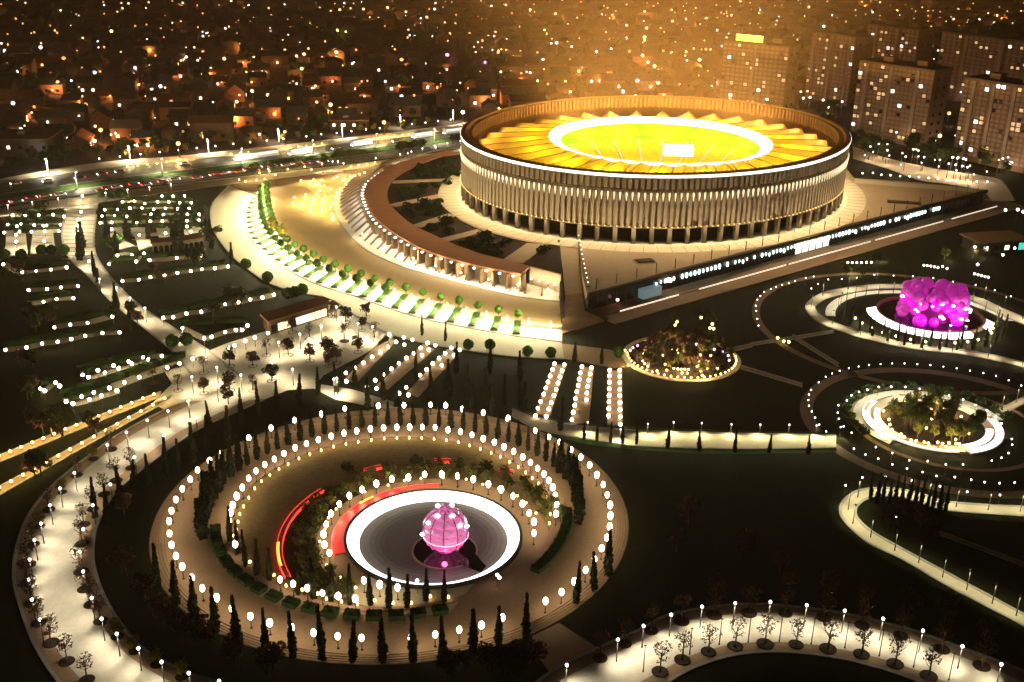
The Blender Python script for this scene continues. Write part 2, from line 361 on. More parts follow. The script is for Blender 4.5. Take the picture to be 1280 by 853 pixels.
BAY_I = [(569, 183), (485, 203), (455, 222), (447, 238), (448, 254), (458, 273), (478, 291), (506, 309), (536, 321), (570, 333), (621, 346), (655, 354), (700, 362)]
ribbon('arcade_paving', BAY_O, BAY_I, .10, 'pale', 90)
polysheet('arcade_floor', [(448, 254), (458, 273), (478, 291), (506, 309), (536, 321), (570, 333), (621, 346), (655, 354), (700, 362), (700, 330), (640, 318), (545, 285), (500, 250), (500, 235), (570, 200), (560, 186), (485, 203), (455, 222), (447, 238)], .06, 'brownd')
# terrace roof (the brown crescent) at 6 m with arcade beneath
ZP = 6.0
arc = thing('terrace_arcade', 'crescent terrace arcade with flat terracotta roof curving around the stadium garden', 'arcade', (0, 0, 0))
_, BA, BB = ribbon('roof', BR_O, BR_I, ZP, 'terrac', 90, kerb=False, zpx=ZP, th=.7, parent=arc, kind=None)
mbw = MB(); vs = []
for a, b in zip(BA, BB):
    q = a+(b-a)*.28; vs += [(q.x, q.y, 0), (q.x, q.y, ZP-.7)]
mbw.add(vs, [(2*i, 2*i+1, 2*i+3, 2*i+2) for i in range(len(BA)-1)]); ob('back_wall', mbw.mesh('back_wall', 'stone'), arc)
fin = MB(); fin.box((0, 0, (ZP-.7)/2), (.5, 5, ZP-.7)); fin = fin.mesh('wall_fin', 'stoned')
A40 = cat_rom([G(x, y, ZP) for x, y in BR_O], 44)
fol = MB(); fol.lathe([(.35, ZP-1.15), (.5, ZP-1.0), (.5, ZP-.75)], 8); fol = fol.mesh('downlight', 'bulbn')
BO40 = cat_rom([G(x, y) for x, y in BAY_O], 44)
for i in range(5, 44):
    a = A40[i]; d = (A40[min(43, i+1)]-A40[i-1]).normalized(); nrm = Vector((-d.y, d.x, 0))
    c = a-nrm*0
    inward = (cat_rom([G(x, y, ZP) for x, y in BR_I], 44)[i]-a).normalized()
    ob('wall_fin', fin, arc, (a.x+inward.x*1.4, a.y+inward.y*1.4, 0), math.atan2(inward.y, inward.x)-PI/2)
    if i >= 8 and i < 43:
        m_ = (A40[i]+A40[min(43, i+1)])/2-inward*1.2
        ob('downlight', fol, arc, (m_.x+inward.x*.3, m_.y+inward.y*.3, 0))
        light(arc, 'SPOT', 1000 if i < 30 else 1300, (1, .93, .80), (m_.x-inward.x*.3, m_.y-inward.y*.3, ZP-1.3), .4, 140, .7, aim=(m_.x-inward.x*2.2, m_.y-inward.y*2.2, 0))
# radial divider walls of the arcade bays
dv = MB(); dv.box((0, 0, .35), (.45, 1.0, .7)); dv = dv.mesh('bay_divider', 'stoned')
BI40 = cat_rom([G(x, y) for x, y in BAY_I], 44)
bays = thing('bay_walls', 'row of low radial divider walls in front of the lit arcade', 'low walls', (0, 0, 0))
for i in range(6, 44):
    a, b = BI40[i], BO40[i]
    a = a+(a-b)*.55; b = b+(a-b)*.16; m_ = (a+b)/2; L_ = (a-b).length
    ob('bay_divider', dv, bays, (m_.x, m_.y, .09), math.atan2((a-b).y, (a-b).x)-PI/2, (1, L_, 1))
# parapet light line on outer arcade edge (small lamps)
for k, (x, y) in enumerate(zm([(155, 125), (207, 157), (268, 187), (343, 215), (425, 243), (518, 268), (620, 293), (728, 313), (838, 330)], 400, 250, .34)):
    o = small('bay_lamp', '%s white post lamp from the garden end along the arcade bay kerb' % ordn(k+1), x, y, SM_B, 3.2, 'lamps along the arcade bays', 'post lamp', .8)
    light(o, 'POINT', 1700, (1, .80, .48), (0, 0, 4.4), .3)
# planters + topiary + road lamps
PO = cat_rom([G(*p) for p in PL_O], 31); PI_ = cat_rom([G(*p) for p in PL_I], 31)
pst = MB(); pst.box((0, 0, .25), (1, 1, .5)); pst.m = 1; r_ = random.Random(5)
pst.leaves(160, lambda: (r_.uniform(-.5, .5), r_.uniform(-.5, .5), .5+r_.random()*.06), .09, r_); PSTM = pst.mesh('grass_strip', ['hedgeb', 'hedgeb'])
pk = MB(); pk.box((0, 0, .2), (1, 1, .4)); PKM = pk.mesh('planter_kerb', 'stone')
roadl = MB(); roadl.lathe([(.26, 0), (.24, 2.0), (.2, 2.3), (.1, 2.35)], 8); roadl = roadl.mesh('lit_column', mat('lit cream column', (.8, .8, .7), .5, 0, em=(1, .95, .75), es=1.6, sampling='NONE'))
for i in range(31):
    a, b = PO[i], PI_[i]; d = b-a; L_ = d.length; rz = math.atan2(d.y, d.x)-PI/2
    if i < 29:
        t = thing('planter', 'long green planter strip, %s from the road end of the bright forecourt arc' % ordn(i+1), 'planter', ((a+b)/2).to_tuple(), rz, 'planters along the forecourt arc')
        ob('planter_kerb', PKM, t, (0, 0, .1), 0, (2.3, L_*.80, 1))
        ob('grass_strip', PSTM, t, (0, 0, .14), 0, (1.9, L_*.77, 1))
        for j, f in enumerate((.62, .95)):
            q = a+d*f
            if j == 0 and i > 21: continue
            s_ = .72+.12*R.random()
            tt = thing('topiary_tree', 'round clipped topiary, %s along the %s row of the forecourt arc' % (ordn(i+1), 'inner' if j else 'outer'), 'topiary', (q.x, q.y, .5), R.random()*6, 'topiary balls on the forecourt arc', s_)
            ob('trunk', TOPT, tt); ob('crown', R.choice(TOP), tt)
    # road lamp between planters
    if i < 30:
        q = (PO[i]+PO[i+1])/2; qi = (PI_[i]+PI_[i+1])/2; q = q+(qi-q)*.72
        t = thing('light_column', 'glowing cream light column, %s from the road end between the planter strips' % ordn(i+1), 'lamp', (q.x, q.y, .1), 0, 'light columns between the planters')
        ob('lit_column', roadl, t)
        out = (PO[i]-PI_[i]).normalized()
        light(t, 'SPOT', 34000 if i < 15 else 15000, (1.0, .92, .56), (out.x*.6, out.y*.6, 3.8), .4, 150, .8, aim=(out.x*11, out.y*11, 0))
        light(t, 'SPOT', 4300, (1.0, .82, .42), (-out.x*.6, -out.y*.6, 3.8), .4, 150, .8, aim=(-out.x*10, -out.y*10, 0))
        light(t, 'POINT', 700, (1.0, .95, .62), (out.x*2.2, out.y*2.2, 3.0), .3)
for k, (x, y) in enumerate(zm([(375, 500), (460, 520)], 400, 250, .34)):
    cypress('slim %s cypress at the lower edge of the bright forecourt road' % ('left' if k == 0 else 'right'), G(x, y), 6.5, .8)
for k, (x, y) in enumerate(zm([(523, 720), (590, 750)], 230, 140, .211)):
    tree('yellow_tree', 'conical yellow tree among topiaries, %s of two' % ('left' if k == 0 else 'right'), G(x, y+4), CR_YEL[k], TRK[k], 1.0, zs=1.6)
# =================================================================== UPPER TERRACE, GARDEN SECTORS
SC = (58.2, 447.3); SA, SB, ST = 85.5, 74.4, math.radians(44.5)
def EL(th, k=1.0, z=0.0, off=0.0):
    a, b = SA*k+off, SB*k+off
    u, v = a*math.cos(th-ST), b*math.sin(th-ST)
    return Vector((SC[0]+u*math.cos(ST)-v*math.sin(ST), SC[1]+u*math.sin(ST)+v*math.cos(ST), z))
def ELring(name, o0, o1, z0, z1, m, parent=None, kind=None, n=160, th=0.0):
    mb = MB(); vs = []
    for i in range(n):
        t = TAU*i/n; a = EL(t, 1, z0, o0); b = EL(t, 1, z1, o1); vs += [a, b]
    mb.add(vs, [(2*i, 2*i+1, (2*i+3) % (2*n), (2*i+2) % (2*n)) for i in range(n)], True)
    if th:
        lo = [(p[0], p[1], p[2]-th) for p in vs]; k = len(vs)
        mb.add(vs+lo, [(2*i+1, k+2*i+1, k+(2*i+3) % k, (2*i+3) % k) for i in range(n)]+[(2*i, (2*i+2) % k, k+(2*i+2) % k, k+2*i) for i in range(n)], False)
    return ob(name, mb.mesh(name, m), parent, kind=kind)
# terrace top (apron + right-hand deck) as one slab
AP = [(699, 304), (680, 306.5), (640, 298.5), (600, 287.5), (575, 275.5), (560, 262), (557, 245), (565, 232), (580, 222), (600, 205), (640, 190), (900, 168), (1040, 190), (1068, 222.7), (1130, 227), (1185, 232), (1232.6, 237.5), (1150, 258), (1030, 288), (960, 307), (850, 335.5), (733.6, 367), (727, 340), (722.6, 302)]
def zsheet(name, P, z, m, th, zpx, parent=None, kind='structure'):
    return polysheet(name, P, z, m, zpx, th, parent, kind)
deckm = mat('terrace deck', (.36, .26, .16), .75, .15, .06, .15, scale2=.7)
zsheet('terrace_deck', AP, ZP, deckm, 6.2, ZP)
apron = ELring('apron_paving', 2.0, 9.5, ZP+.03, ZP+.03, 'cream', kind='structure', th=.02)
# paving joints on the apron: radial setting lines
jl = MB(); jl.box((0, 0, 0), (.18, 7.2, .03)); jl = jl.mesh('paving_joint', 'brownd')
for i in range(110):
    t = TAU*i/110; a = EL(t, 1, ZP+.045, 2.2); b = EL(t, 1, ZP+.045, 9.4); m_ = (a+b)/2; d = b-a
    ob('paving_joint', jl, apron, m_, math.atan2(d.y, d.x)-PI/2)
# dark garden sectors sloping between apron and the crescent roof
GS_O = [(579, 192), (545, 198), (508, 214), (488, 230), (485, 250), (498.6, 267), (515.6, 280.6), (543, 294), (570, 306), (604, 318), (638, 326.5), (662, 332.6), (700, 340)]
GS_I = [(582, 221), (570, 228), (562, 236), (557.5, 245), (558, 254), (561, 263), (568, 270), (580, 278), (597, 286.5), (620, 294), (645, 300), (672, 305), (699, 305)]
_, GA, GB = ribbon('garden_bank', GS_O, GS_I, ZP-.25, 'soil', 90, kerb=False, zpx=ZP)
A9 = cat_rom([G(x, y, ZP) for x, y in GS_O], 200); B9 = cat_rom([G(x, y, ZP) for x, y in GS_I], 200)
def walk(f0, g0, wd, k):
    a = A9[int(f0*199)]; b = B9[int(g0*199)]; d = (b-a); n_ = Vector((-d.y, d.x, 0)).normalized()*wd/2
    mb = MB(); mb.prism([a-n_, a+n_, b+n_, b-n_], ZP-.3, ZP-.05); o = ob('garden_walk', mb.mesh('garden_walk', 'stone'), None, kind='structure')
    return a, b
def near_f(C, x, y):
    p = G(x, y, ZP); return min(range(200), key=lambda i: (C[i].x-p.x)**2+(C[i].y-p.y)**2)/199
WK = [((498, 228), (560, 222)), ((490, 258), (556, 243)), ((520, 283), (566, 268)), ((556, 300), (603, 288)), ((640, 327), (672, 305))]
for k, (pa, pb) in enumerate(WK):
    walk(near_f(A9, *pa), near_f(B9, *pb), 4.5 if k < 4 else 7.5, k)
bw_a, bw_b = G(662, 334, ZP), G(701, 344, ZP)
mb = MB(); d_ = (bw_b-bw_a).normalized(); q_ = Vector((d_.y, -d_.x, 0))*.4; mb.prism([bw_a, bw_b, bw_b-q_*2, bw_a-q_*2], 0, ZP+.1); ob('bank_wall', mb.mesh('bank_wall', 'stone'), kind='structure')
for k in range(4):
    p = bw_a+(bw_b-bw_a)*((k+.5)/4)+q_*2.5; t = ob('added_wall_light', SM_B, None, (p.x, p.y, 0), 0, .8, None, 'added white lamp before the end wall of the garden bank, %s from the left' % ordn(k+1), 'wall lamp', 'added lamps before the bank end wall')
    light(t, 'POINT', 420, (1, .82, .55), (q_.x*3, q_.y*3, 4.5), .4)  # lamps added to brighten the bank end wall
# garden shrubs between
SHR = [me_crown(80+i, 240, 0, 1.6, 1.7, 'hedge', .3, 7) for i in range(3)]
for k in range(110):
    i = int(R.random()*185)+5; f = .1+.8*R.random(); a, b = A9[i], B9[min(199, i+R.randint(-4, 4))]; p = a+(b-a)*f
    ok = True
    for pa, pb in WK:
        u, v = A9[int(near_f(A9, *pa)*199)], B9[int(near_f(B9, *pb)*199)]; d = (v-u).normalized(); q = p-u
        if abs(q.x*d.y-q.y*d.x) < 4.6: ok = False
    if ok: ob('shrub', SHR[k % 3], None, (p.x, p.y, ZP-.3), R.random()*6, 1.0+.5*R.random(), None, 'dark rounded shrub in the beds between stadium apron and crescent roof', 'shrub', 'shrubs in the stadium garden beds')
# =================================================================== STADIUM
M['fin'] = mat('travertine fins', (.44, .345, .225), .75, .14, .4, .1, scale2=2)
M['led'] = mat('lit white light band', (.9, .9, .9), .4, 0, em=(1, .96, .86), es=2.2, sampling='FRONT')
M['finlamp'] = mat('lit fin uplight', (.9, .9, .8), .4, 0, em=(1, .84, .50), es=1.15, sampling='NONE')
M['ringled'] = mat('lit roof tension ring', (.9, .9, .9), .4, 0, em=(1, 1, .90), es=3.0, sampling='FRONT')
M['seatlime'] = mat('lime green stand', (.21, .62, .015), .7, .12, .5)
M['seatyel'] = mat('yellow stand', (.85, .50, .02), .7, .12, .5)
M['pitch'] = mat('pitch turf', (.35, .55, .06), .9, .15, .2)
M['screen'] = mat('lit white video screen', (.9, .9, .9), .3, 0, em=(1, 1, .97), es=2.0, sampling='NONE')
M['inner'] = mat('bronze rim lining', (.34, .20, .09), .7, .14, .4, .1)
mm = mat('golden roof membrane', (.80, .50, .11), .6, .10, .3, 0, scale2=2); M['membrane'] = mm
_n = mm.node_tree; _p = _n.nodes['Principled BSDF']; _o = _n.nodes['Material Output']
_t = _n.nodes.new('ShaderNodeBsdfTranslucent'); _mxs = _n.nodes.new('ShaderNodeMixShader'); _mxs.inputs[0].default_value = .5
_t.inputs['Color'].default_value = (1, .60, .03, 1)
_n.links.new(_p.outputs[0], _mxs.inputs[1]); _n.links.new(_t.outputs[0], _mxs.inputs[2]); _n.links.new(_mxs.outputs[0], _o.inputs['Surface'])
st = thing('stadium', 'huge oval stadium ringed with travertine fins and a glowing golden pleated roof', 'stadium', (0, 0, 0))
NC, NF = 78, 234
z0 = ZP
def tang(t): d = EL(t+.001)-EL(t-.001); return math.atan2(d.y, d.x)
# equal arc-length angles
_ts = [TAU*i/4000 for i in range(4001)]; _pl = [0]
for a, b in zip(_ts, _ts[1:]): _pl.append(_pl[-1]+(EL(b)-EL(a)).length)
def arcs(n, off=0.0):
    out = []; k = 0
    for i in range(n):
        q = _pl[-1]*(i+off)/n
        while _pl[k] < q: k += 1
        out.append(_ts[k])
    return out
cm = MB(); cm.box((0, 0, 2.8), (1.5, 1.5, 5.6)); cm.box((0, 0, .15), (1.8, 1.8, .3)); cm = cm.mesh('column', 'fin')
fm = MB(); fm.box((0, 0, 5.7), (1.2, 1.3, 11.4)); fm.lathe([(.5, 11.4), (.62, 11.8), (.5, 12.5), (.1, 12.8)], 7, smooth=True); fm = fm.mesh('fin', 'fin')
um = MB(); um.box((0, 0, 1.9), (1.3, .9, 3.8)); um.lathe([(.55, 3.8), (.4, 4.2), (.05, 4.4)], 7); um = um.mesh('upper_fin', 'fin')
lm = MB(); lm.lathe([(.05, -2.0), (.18, -1.0), (.33, .1), (.35, .6), (.24, .95), (.05, 1.1)], 8); lm = lm.mesh('fin_lamp', 'finlamp')
bm = MB(); bm.ball((0, 0, 0), .24, 7, 5); bm = bm.mesh('bead_lamp', mat('lit bead lamp', (.9, .7, .3), .4, 0, em=(1, .62, .2), es=1.8, sampling='NONE'))
for t in arcs(NC): p = EL(t, 1, z0, -.6); ob('column', cm, st, p, tang(t))
for t in arcs(NF):
    a = tang(t)
    ob('fin', fm, st, EL(t, 1, z0+6.5, -.5), a)
    ob('upper_fin', um, st, EL(t, 1, z0+19.9, -.35), a)
for t in arcs(NF, .5):
    p = EL(t, 1, z0+17.6, .15); ob('fin_lamp', lm, st, p, tang(t))
for t in arcs(NF, .25):
    ob('bead_lamp', bm, st, EL(t, 1, z0+6.35, .45), 0)
ELring('podium_step', -3, 2.2, z0+.05, z0+.05, 'pale', st, th=.05)
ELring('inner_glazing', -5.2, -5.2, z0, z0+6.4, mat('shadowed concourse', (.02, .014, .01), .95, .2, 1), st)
ELring('ring_beam', -5.2, .25, z0+6.4, z0+6.3, 'stone', st, th=.55)
ELring('curtain_wall', -1.25, -1.25, z0+5.9, z0+19.6, mat('fin backing wall', (.36, .27, .17), .8, .15, .3), st)
ELring('recess_band', -.9, .0, z0+19.65, z0+19.7, 'stoned', st, th=.5)
ELring('arcade_wall', -1.0, -1.0, z0+19.7, z0+24.4, mat('upper arcade wall', (.34, .20, .09), .8, .15, .3), st)
ELring('light_band', .3, .45, z0+24.0, z0+25.05, 'led', st)
ELring('rim', -1.7, .3, z0+25.4, z0+25.2, mat('bronze rim', (.42, .25, .13), .6, .15, .3), st, th=1.5)
ELring('inner_wall', -1.7, -6.5, z0+25.35, z0+14, 'inner', st)
ir = MB(); ir.box((0, 0, 0), (.95, 1.3, 4.6)); ir = ir.mesh('inner_rib', 'inner')
for t in arcs(NF): ob('inner_rib', ir, st, EL(t, 1, z0+22.6, -3.7), tang(t))
ELring('inner_gutter', -8.5, -5.2, z0+13, z0+14.0, 'inner', st)
# roof membrane: petals
RC = (60.0, 449.5); RI = 46.0; NP = 36
def roof_pt(i, f, up):       # i petal index (float), f 0 outer..1 inner
    t = TAU*i/NP
    o = EL(t, 1, 0, -5.8)
    n_ = Vector((RC[0]+RI*math.cos(t), RC[1]+RI*math.sin(t), 0))
    p = o+(n_-o)*f; zo = 14.2+(5.0 if up else 0.0); zi = 19.6+(.9 if up else 0)
    g = 1-(1-f)**2.2 if up else f**.8; p.z = z0+zo+(zi-zo)*g-1.3*math.sin(PI*f)*(.35 if up else 1.1)
    return p
for i in range(NP):
    for h in (0, 1):
        mb = MB(); vs = []; K = 9
        for k in range(K+1):
            f = k/K
            A_ = roof_pt(i+(.0 if h == 0 else .5), f, h == 1); B_ = roof_pt(i+(.5 if h == 0 else 1.0), f, h == 0)
            if h == 0 and k == 0: pass
            for j in range(4):
                u = j/3; p = A_+(B_-A_)*u; p.z -= .5*math.sin(PI*u)*math.sin(PI*f); vs.append(p)
        mb.add(vs, [(4*k+j, 4*k+j+1, 4*k+j+5, 4*k+j+4) for k in range(K) for j in range(3)], True)
        ob('roof_panel', mb.mesh('roof_panel', 'membrane'), st)
cbm = MB(); cbm.tube((0, 0, 0), (0, 0, 1), .16, .16, 5); cbm = cbm.mesh('roof_cable', 'inner')
for i in range(2*NP):
    A_ = roof_pt(i/2, 0, i % 2 == 1); B_ = roof_pt(i/2, 1, i % 2 == 1); d = B_-A_
    mid = roof_pt(i/2, .5, i % 2 == 1)
    for p, q in ((A_, mid), (mid, B_)):
        d = q-p; o = ob('roof_cable', cbm, st, p+Vector((0, 0, .12)), 0, (1, 1, d.length)); o.rotation_euler = d.to_track_quat('Z', 'Y').to_euler()
def rring(name, r0, r1, za, zb, m, th=0.0, n=96): return annulus(name, RC, r0, r1, za, m, n=n, th=th, parent=st, kind=None, z1=zb)
rring('tension_ring', 41.4, 46.2, z0+19.3, z0+20.9, 'ringled', .5)
# bowl
rring('lower_stand', 36.5, 52.5, z0+1.2, z0+9.0, 'seatyel'); rring('upper_stand', 54, 63, z0+10.5, z0+14.4, 'seatlime'); rring('stand_back', 63, 63.8, z0+14.4, z0+17.2, 'seatlime')
rring('stand_parapet', 52.5, 53.9, z0+9.0, z0+10.5, 'seatlime')
rring('pitch_apron', 30, 36.5, z0+.3, z0+1.2, 'seatlime'); 
mb = MB(); mb.add([P2(RC, 30, TAU*i/64, z0+.3) for i in range(64)], [tuple(range(64))]); ob('pitch', mb.mesh('pitch', 'pitch'), st)
sa = MB(); sa.box((0, 0, 0), (.9, 17.6, .25)); sa = sa.mesh('stand_aisle', 'pale')
for i in range(28):
    t = TAU*i/28+.06; p = P2(RC, 44.5, t, z0+5.3); o = ob('stand_aisle', sa, st, p); d = P2(RC, 52.5, t, z0+9.1)-P2(RC, 36.5, t, z0+1.3); o.rotation_euler = d.to_track_quat('Y', 'Z').to_euler()
sb = MB(); sb.box((0, 0, 0), (12, 3.2, 4.2)); sbo = G(848, 188, z0+17.5); vs_ = ob('video_screen', sb.mesh('video_screen', 'screen'), st, sbo, .0)
cb2 = MB()
for sx in (-4, 4):
    cb2.tube((sx, 0, 2.1), (sx*2.2, 10, 3.4), .12, .12, 4); cb2.tube((sx, 0, 2.1), (sx*2.2, -10, 3.4), .12, .12, 4)
ob('screen_cable', cb2.mesh('screen_cable', 'pole'), vs_)
for i in range(18):
    t = TAU*i/18; p = P2(RC, 55, t, z0+15.8)
    light(st, 'POINT', 9500, (1, .72, .17), p, 1.2, name='roof_light')
for i in range(12):
    t = TAU*i/12; p = P2(RC, 42.5, t, z0+18.6)
    light(st, 'SPOT', 12500, (1, .95, .6), p, 1.0, 150, .6, name='floodlight', aim=P2(RC, 20, t+PI, z0+6))
for i in range(20):
    t = TAU*i/20+.1; p = P2(RC, 43.8, t, z0+21.6)
    light(st, 'SPOT', 720000, (1, .53, .12), p, 1.0, 155, 1.0, name='added_haze_uplight', aim=p+Vector((-math.cos(t)*.25, -math.sin(t)*.25+.25, 1)))  # unseen up-pointing spots, added so the haze glows above the stadium
# wall washers at the foot of the facade (light pooled on the apron) and lights in the rim, plus added outward fill spots
for i, t in enumerate(arcs(78, .5)):
    p = EL(t, 1, z0+5.2, 1.0); light(st, 'SPOT', 2600, (1, .80, .46), p, .3, 165, .9, name='apron_downlight', aim=EL(t, 1, z0, 6.0))
for i, t in enumerate(arcs(52, .5)):
    p = EL(t, 1, z0+.6, 8.0); light(st, 'SPOT', 5200, (1, .80, .50), p, .3, 110, .9, name='facade_uplight', aim=EL(t, 1, z0+14, 0))
for i, t in enumerate(arcs(40, .5)):
    p = EL(t, 1, z0+23.5, -5.6); light(st, 'SPOT', 16000, (1, .66, .20), p, .5, 130, .8, name='rim_light', aim=EL(t, 1, z0+17, -24))
    p = EL(t, 1, z0+26.2, .9); light(st, 'SPOT', 15000, (1, .72, .40), p, .5, 105, .8, name='added_rim_fill', aim=EL(t, 1, z0, 30))  # second set: unseen spots added to light the deck, gardens and crescent roof
# =================================================================== TERRACE FACADE (dark glazed front), ramp, stairs
fa, fb = G(733.6, 367, ZP), G(1232.6, 237.5, ZP)
fac = thing('terrace_facade', 'long dark glazed facade under the stadium deck with lit shop fronts', 'facade', (fa.x, fa.y, 0), math.atan2(fb.y-fa.y, fb.x-fa.x))
FL = (Vector((fb.x, fb.y))-Vector((fa.x, fa.y))).length
def fx(x, y, z=0):
    p = G(x, y, z)-Vector((fa.x, fa.y, 0)); a = math.atan2(fb.y-fa.y, fb.x-fa.x); return p.x*math.cos(a)+p.y*math.sin(a)
def part_box(name, m, par, c, d, rz=0): mb = MB(); mb.box((0, 0, 0), d, rz); return ob(name, mb.mesh(name, m), par, c)
part_box('fascia', 'darkwall', fac, (FL/2, -.55, ZP-.45), (FL, 1.1, 1.1))
part_box('floor_ledge', 'brown', fac, (FL/2, -3.5, .25), (FL, 6.4, .5))
gm = MB(); gm.box((0, 0, 2.7), (3.7, .12, 4.6)); gm = gm.mesh('glass_panel', 'dark')
mu = MB(); mu.box((0, 0, 2.7), (.3, .4, 4.7)); mu = mu.mesh('mullion', 'pole')
npan = int(FL/4); wl = MB(); wl.ball((0, 0, 0), .42, 7, 5, .8); wl = wl.mesh('wall_lamp', mat('lit cool white lamp', (.8, .9, .9), .4, 0, em=(.78, 1, .92), es=2.6, sampling='FRONT'))
lit0, lit1 = fx(995, 320), fx(1034, 309)
M['shop'] = mat('lit white shop interior', (.9, .9, .8), .5, 0, em=(1, .96, .80), es=1.6, sampling='FRONT')
gl = MB(); gl.box((0, 0, 2.4), (3.5, .12, 4.0)); gl = gl.mesh('lit_shop_window', 'shop')
M['strip'] = mat('lit ledge strip', (.9, .85, .7), .5, 0, em=(1, .82, .62), es=1.0, sampling='FRONT')
for i in range(npan):
    x = 2+4*i
    if lit0-2 < x < lit1+2: ob('lit_shop_window', gl, fac, (x, -.7, 0))
    else: ob('glass_panel', gm, fac, (x, -.66, 0))
    ob('mullion', mu, fac, (x+2, -.7, 0))
for i in range(int(FL/2.0)):
    x = 1.0+2.0*i
    g = fx(885, 345)
    if x < g-30: continue
    if (int(x/8) % 5 == 4 and R.random() < .5) or R.random() < .10 or (x > fx(1190, 270)): continue
    ob('wall_lamp', wl, fac, (x, -1.3, 3.9-.5*(R.random() < .12)), 0, (.8+.5*R.random(),)*3)
for xa, xb in ((752, 826), (852, 962), (966, 1070), (1076, 1163), (1174, 1232)):
    ya = lambda x: 381+(256-381)*(x-752)/(1232-752)
    a, b = fx(xa, ya(xa)), fx(xb, ya(xb)); part_box('ledge_light_strip', 'strip', fac, ((a+b)/2, -6.75, .42), (b-a, .25, .45))
part_box('lower_terrace', 'brown', fac, (FL/2, -10.0, .12), (FL, 6.5, .26))
bl = part_box('kiosk_glass', mat('lit pale blue kiosk', (.3, .45, .5), .2, .1, em=(.45, .65, .7), es=.22, sampling='NONE'), fac, (fx(797, 366), -2.2, 1.9), (8, 2.6, 3.2))
part_box('kiosk_lamp', 'bulb', fac, (fx(809, 356), -2.6, 4.4), (1.2, 1.2, 1.2))
part_box('kiosk_lamp', mat('lit pink lamp', (.9, .5, .5), .4, 0, em=(1, .45, .45), es=4, sampling='NONE'), fac, (fx(753, 376), -2.6, 2.4), (.7, .7, .7))
sign_m = MB(); sign_m.box((0, 0, 0), (.22, .22, 3.2)); sign_m.box((0, .5, 1.6), (.3, 1.2, .12)); bl_ = sign_m.mesh('flag_post', 'pole')
for i in range(26):
    p = fa+(fb-fa)*((i+.5)/26); q = p+Vector((-.25, .95, 0))*1.6
    ob('deck_post', bl_, None, (q.x, q.y, ZP+1.6), 0, None, None, 'slim dark post on the deck edge above the glazed facade, %s from the ramp' % ordn(i+1), 'post', 'posts along the deck edge')
for k, (x, y, z_) in enumerate(((806, 327, 0), (1130, 254, 0))):
    b = G(x, y, ZP); h_ = thing('deck_hatch', ('dark rectangular hatch on the deck in front of the stadium', 'dark long hatch on the far right end of the deck')[k], 'hatch', (b.x, b.y, ZP), (.3, -.2)[k])
    hb = MB(); hb.box((0, 0, .25), (6 if k == 0 else 13, 3.5, .5)); ob('hatch_cover', hb.mesh('hatch_cover', 'darkwall'), h_)
    hb = MB(); hb.box((0, 0, .1), (7 if k == 0 else 14, 4.3, .2)); ob('hatch_frame', hb.mesh('hatch_frame', 'stone'), h_)
# ramp from deck down to the forecourt
def quad3(name, P, m, th=.6, parent=None, kind='structure', n=1):
    mb = MB(); vs = [Vector(p) for p in P]; lo = [v-Vector((0, 0, th)) for v in vs]
    mb.add(vs+lo, [(0, 1, 2, 3), (7, 6, 5, 4)]+[(i, 4+i, 4+(i+1) % 4, (i+1) % 4) for i in range(4)]); return ob(name, mb.mesh(name, m), parent, kind=kind)
quad3('ramp', [G(700, 306, ZP+.05), G(722.5, 302.5, ZP+.05), G(728, 366, 3.0), G(706.5, 369, 3.0)][::-1], 'stone', 1.0)
quad3('ramp', [G(706.5, 369, 3.0), G(728, 366, 3.0), G(731, 388, 1.6), G(703, 396, 1.6)][::-1], 'stoned', 1.6)
quad3('ramp', [G(703, 396, 1.6), G(731, 388, 1.6), G(758, 401, .3), G(703, 417, .3)][::-1], 'brownd', .6)
quad3('ramp_wall', [G(697, 300, ZP+.2), G(700, 300, ZP+.2), G(706, 396, 1.9), G(702, 397, 1.9)][::-1], 'darkwall', 3.0, kind='structure')
quad3('ramp_wall', [G(722.6, 302, ZP+.6), G(725, 302, ZP+.6), G(737, 357, ZP+.4), G(733, 358, ZP+.4)][::-1], 'stoned', .8)
quad3('ramp_wall', [G(731, 386, 1.4), G(736, 384, 1.4), G(761, 398, .5), G(757, 401, .5)][::-1], 'darkwall', .9)
for k in range(11):
    f = k/10; x, y = 723.3+(735-723.3)*f, 294.5+(353-294.5)*f
    small('bollard_light', 'white bollard light beside the deck ramp, %s from the stadium' % ordn(k+1), x, y, SM_B, 3.2, 'bollard lights on the deck ramp', 'bollard light', .42 if k else .5, ZP)
# strip of ground lights and far path to the right of the stadium
ribbon('path', [(1066, 184), (1110, 199), (1170, 212), (1240, 223), (1256, 232), (1268, 252)], [(1066, 199), (1110, 212), (1150, 226), (1185, 231), (1228, 240), (1240, 252)], .25, 'cream', 40)
ribbon('path', [(1068, 224), (1130, 229), (1185, 233), (1220, 238)], [(1068, 229), (1130, 234), (1185, 238), (1220, 241)], ZP+.06, 'cream', 30, kerb=False, zpx=ZP)
ribbon('path', [(1230, 250), (1262, 254), (1290, 262), (1330, 268)], [(1226, 258), (1262, 262), (1290, 268), (1330, 275)], .2, 'brownd', 20)
for k, (x, y) in enumerate(zm([(228, 222), (290, 220), (340, 230), (394, 234), (451, 238), (507, 240), (563, 245), (620, 250), (676, 254), (733, 262), (790, 262), (852, 266), (905, 271), (968, 272)], 1030, 170, .211)):
    small('path_lamp', 'white lamp right of the stadium on the sunken path, %s from the stadium' % ordn(k+1), x, y, SM_B, 3.2, 'lamps on the sunken path by the stadium', 'path lamp', .95)
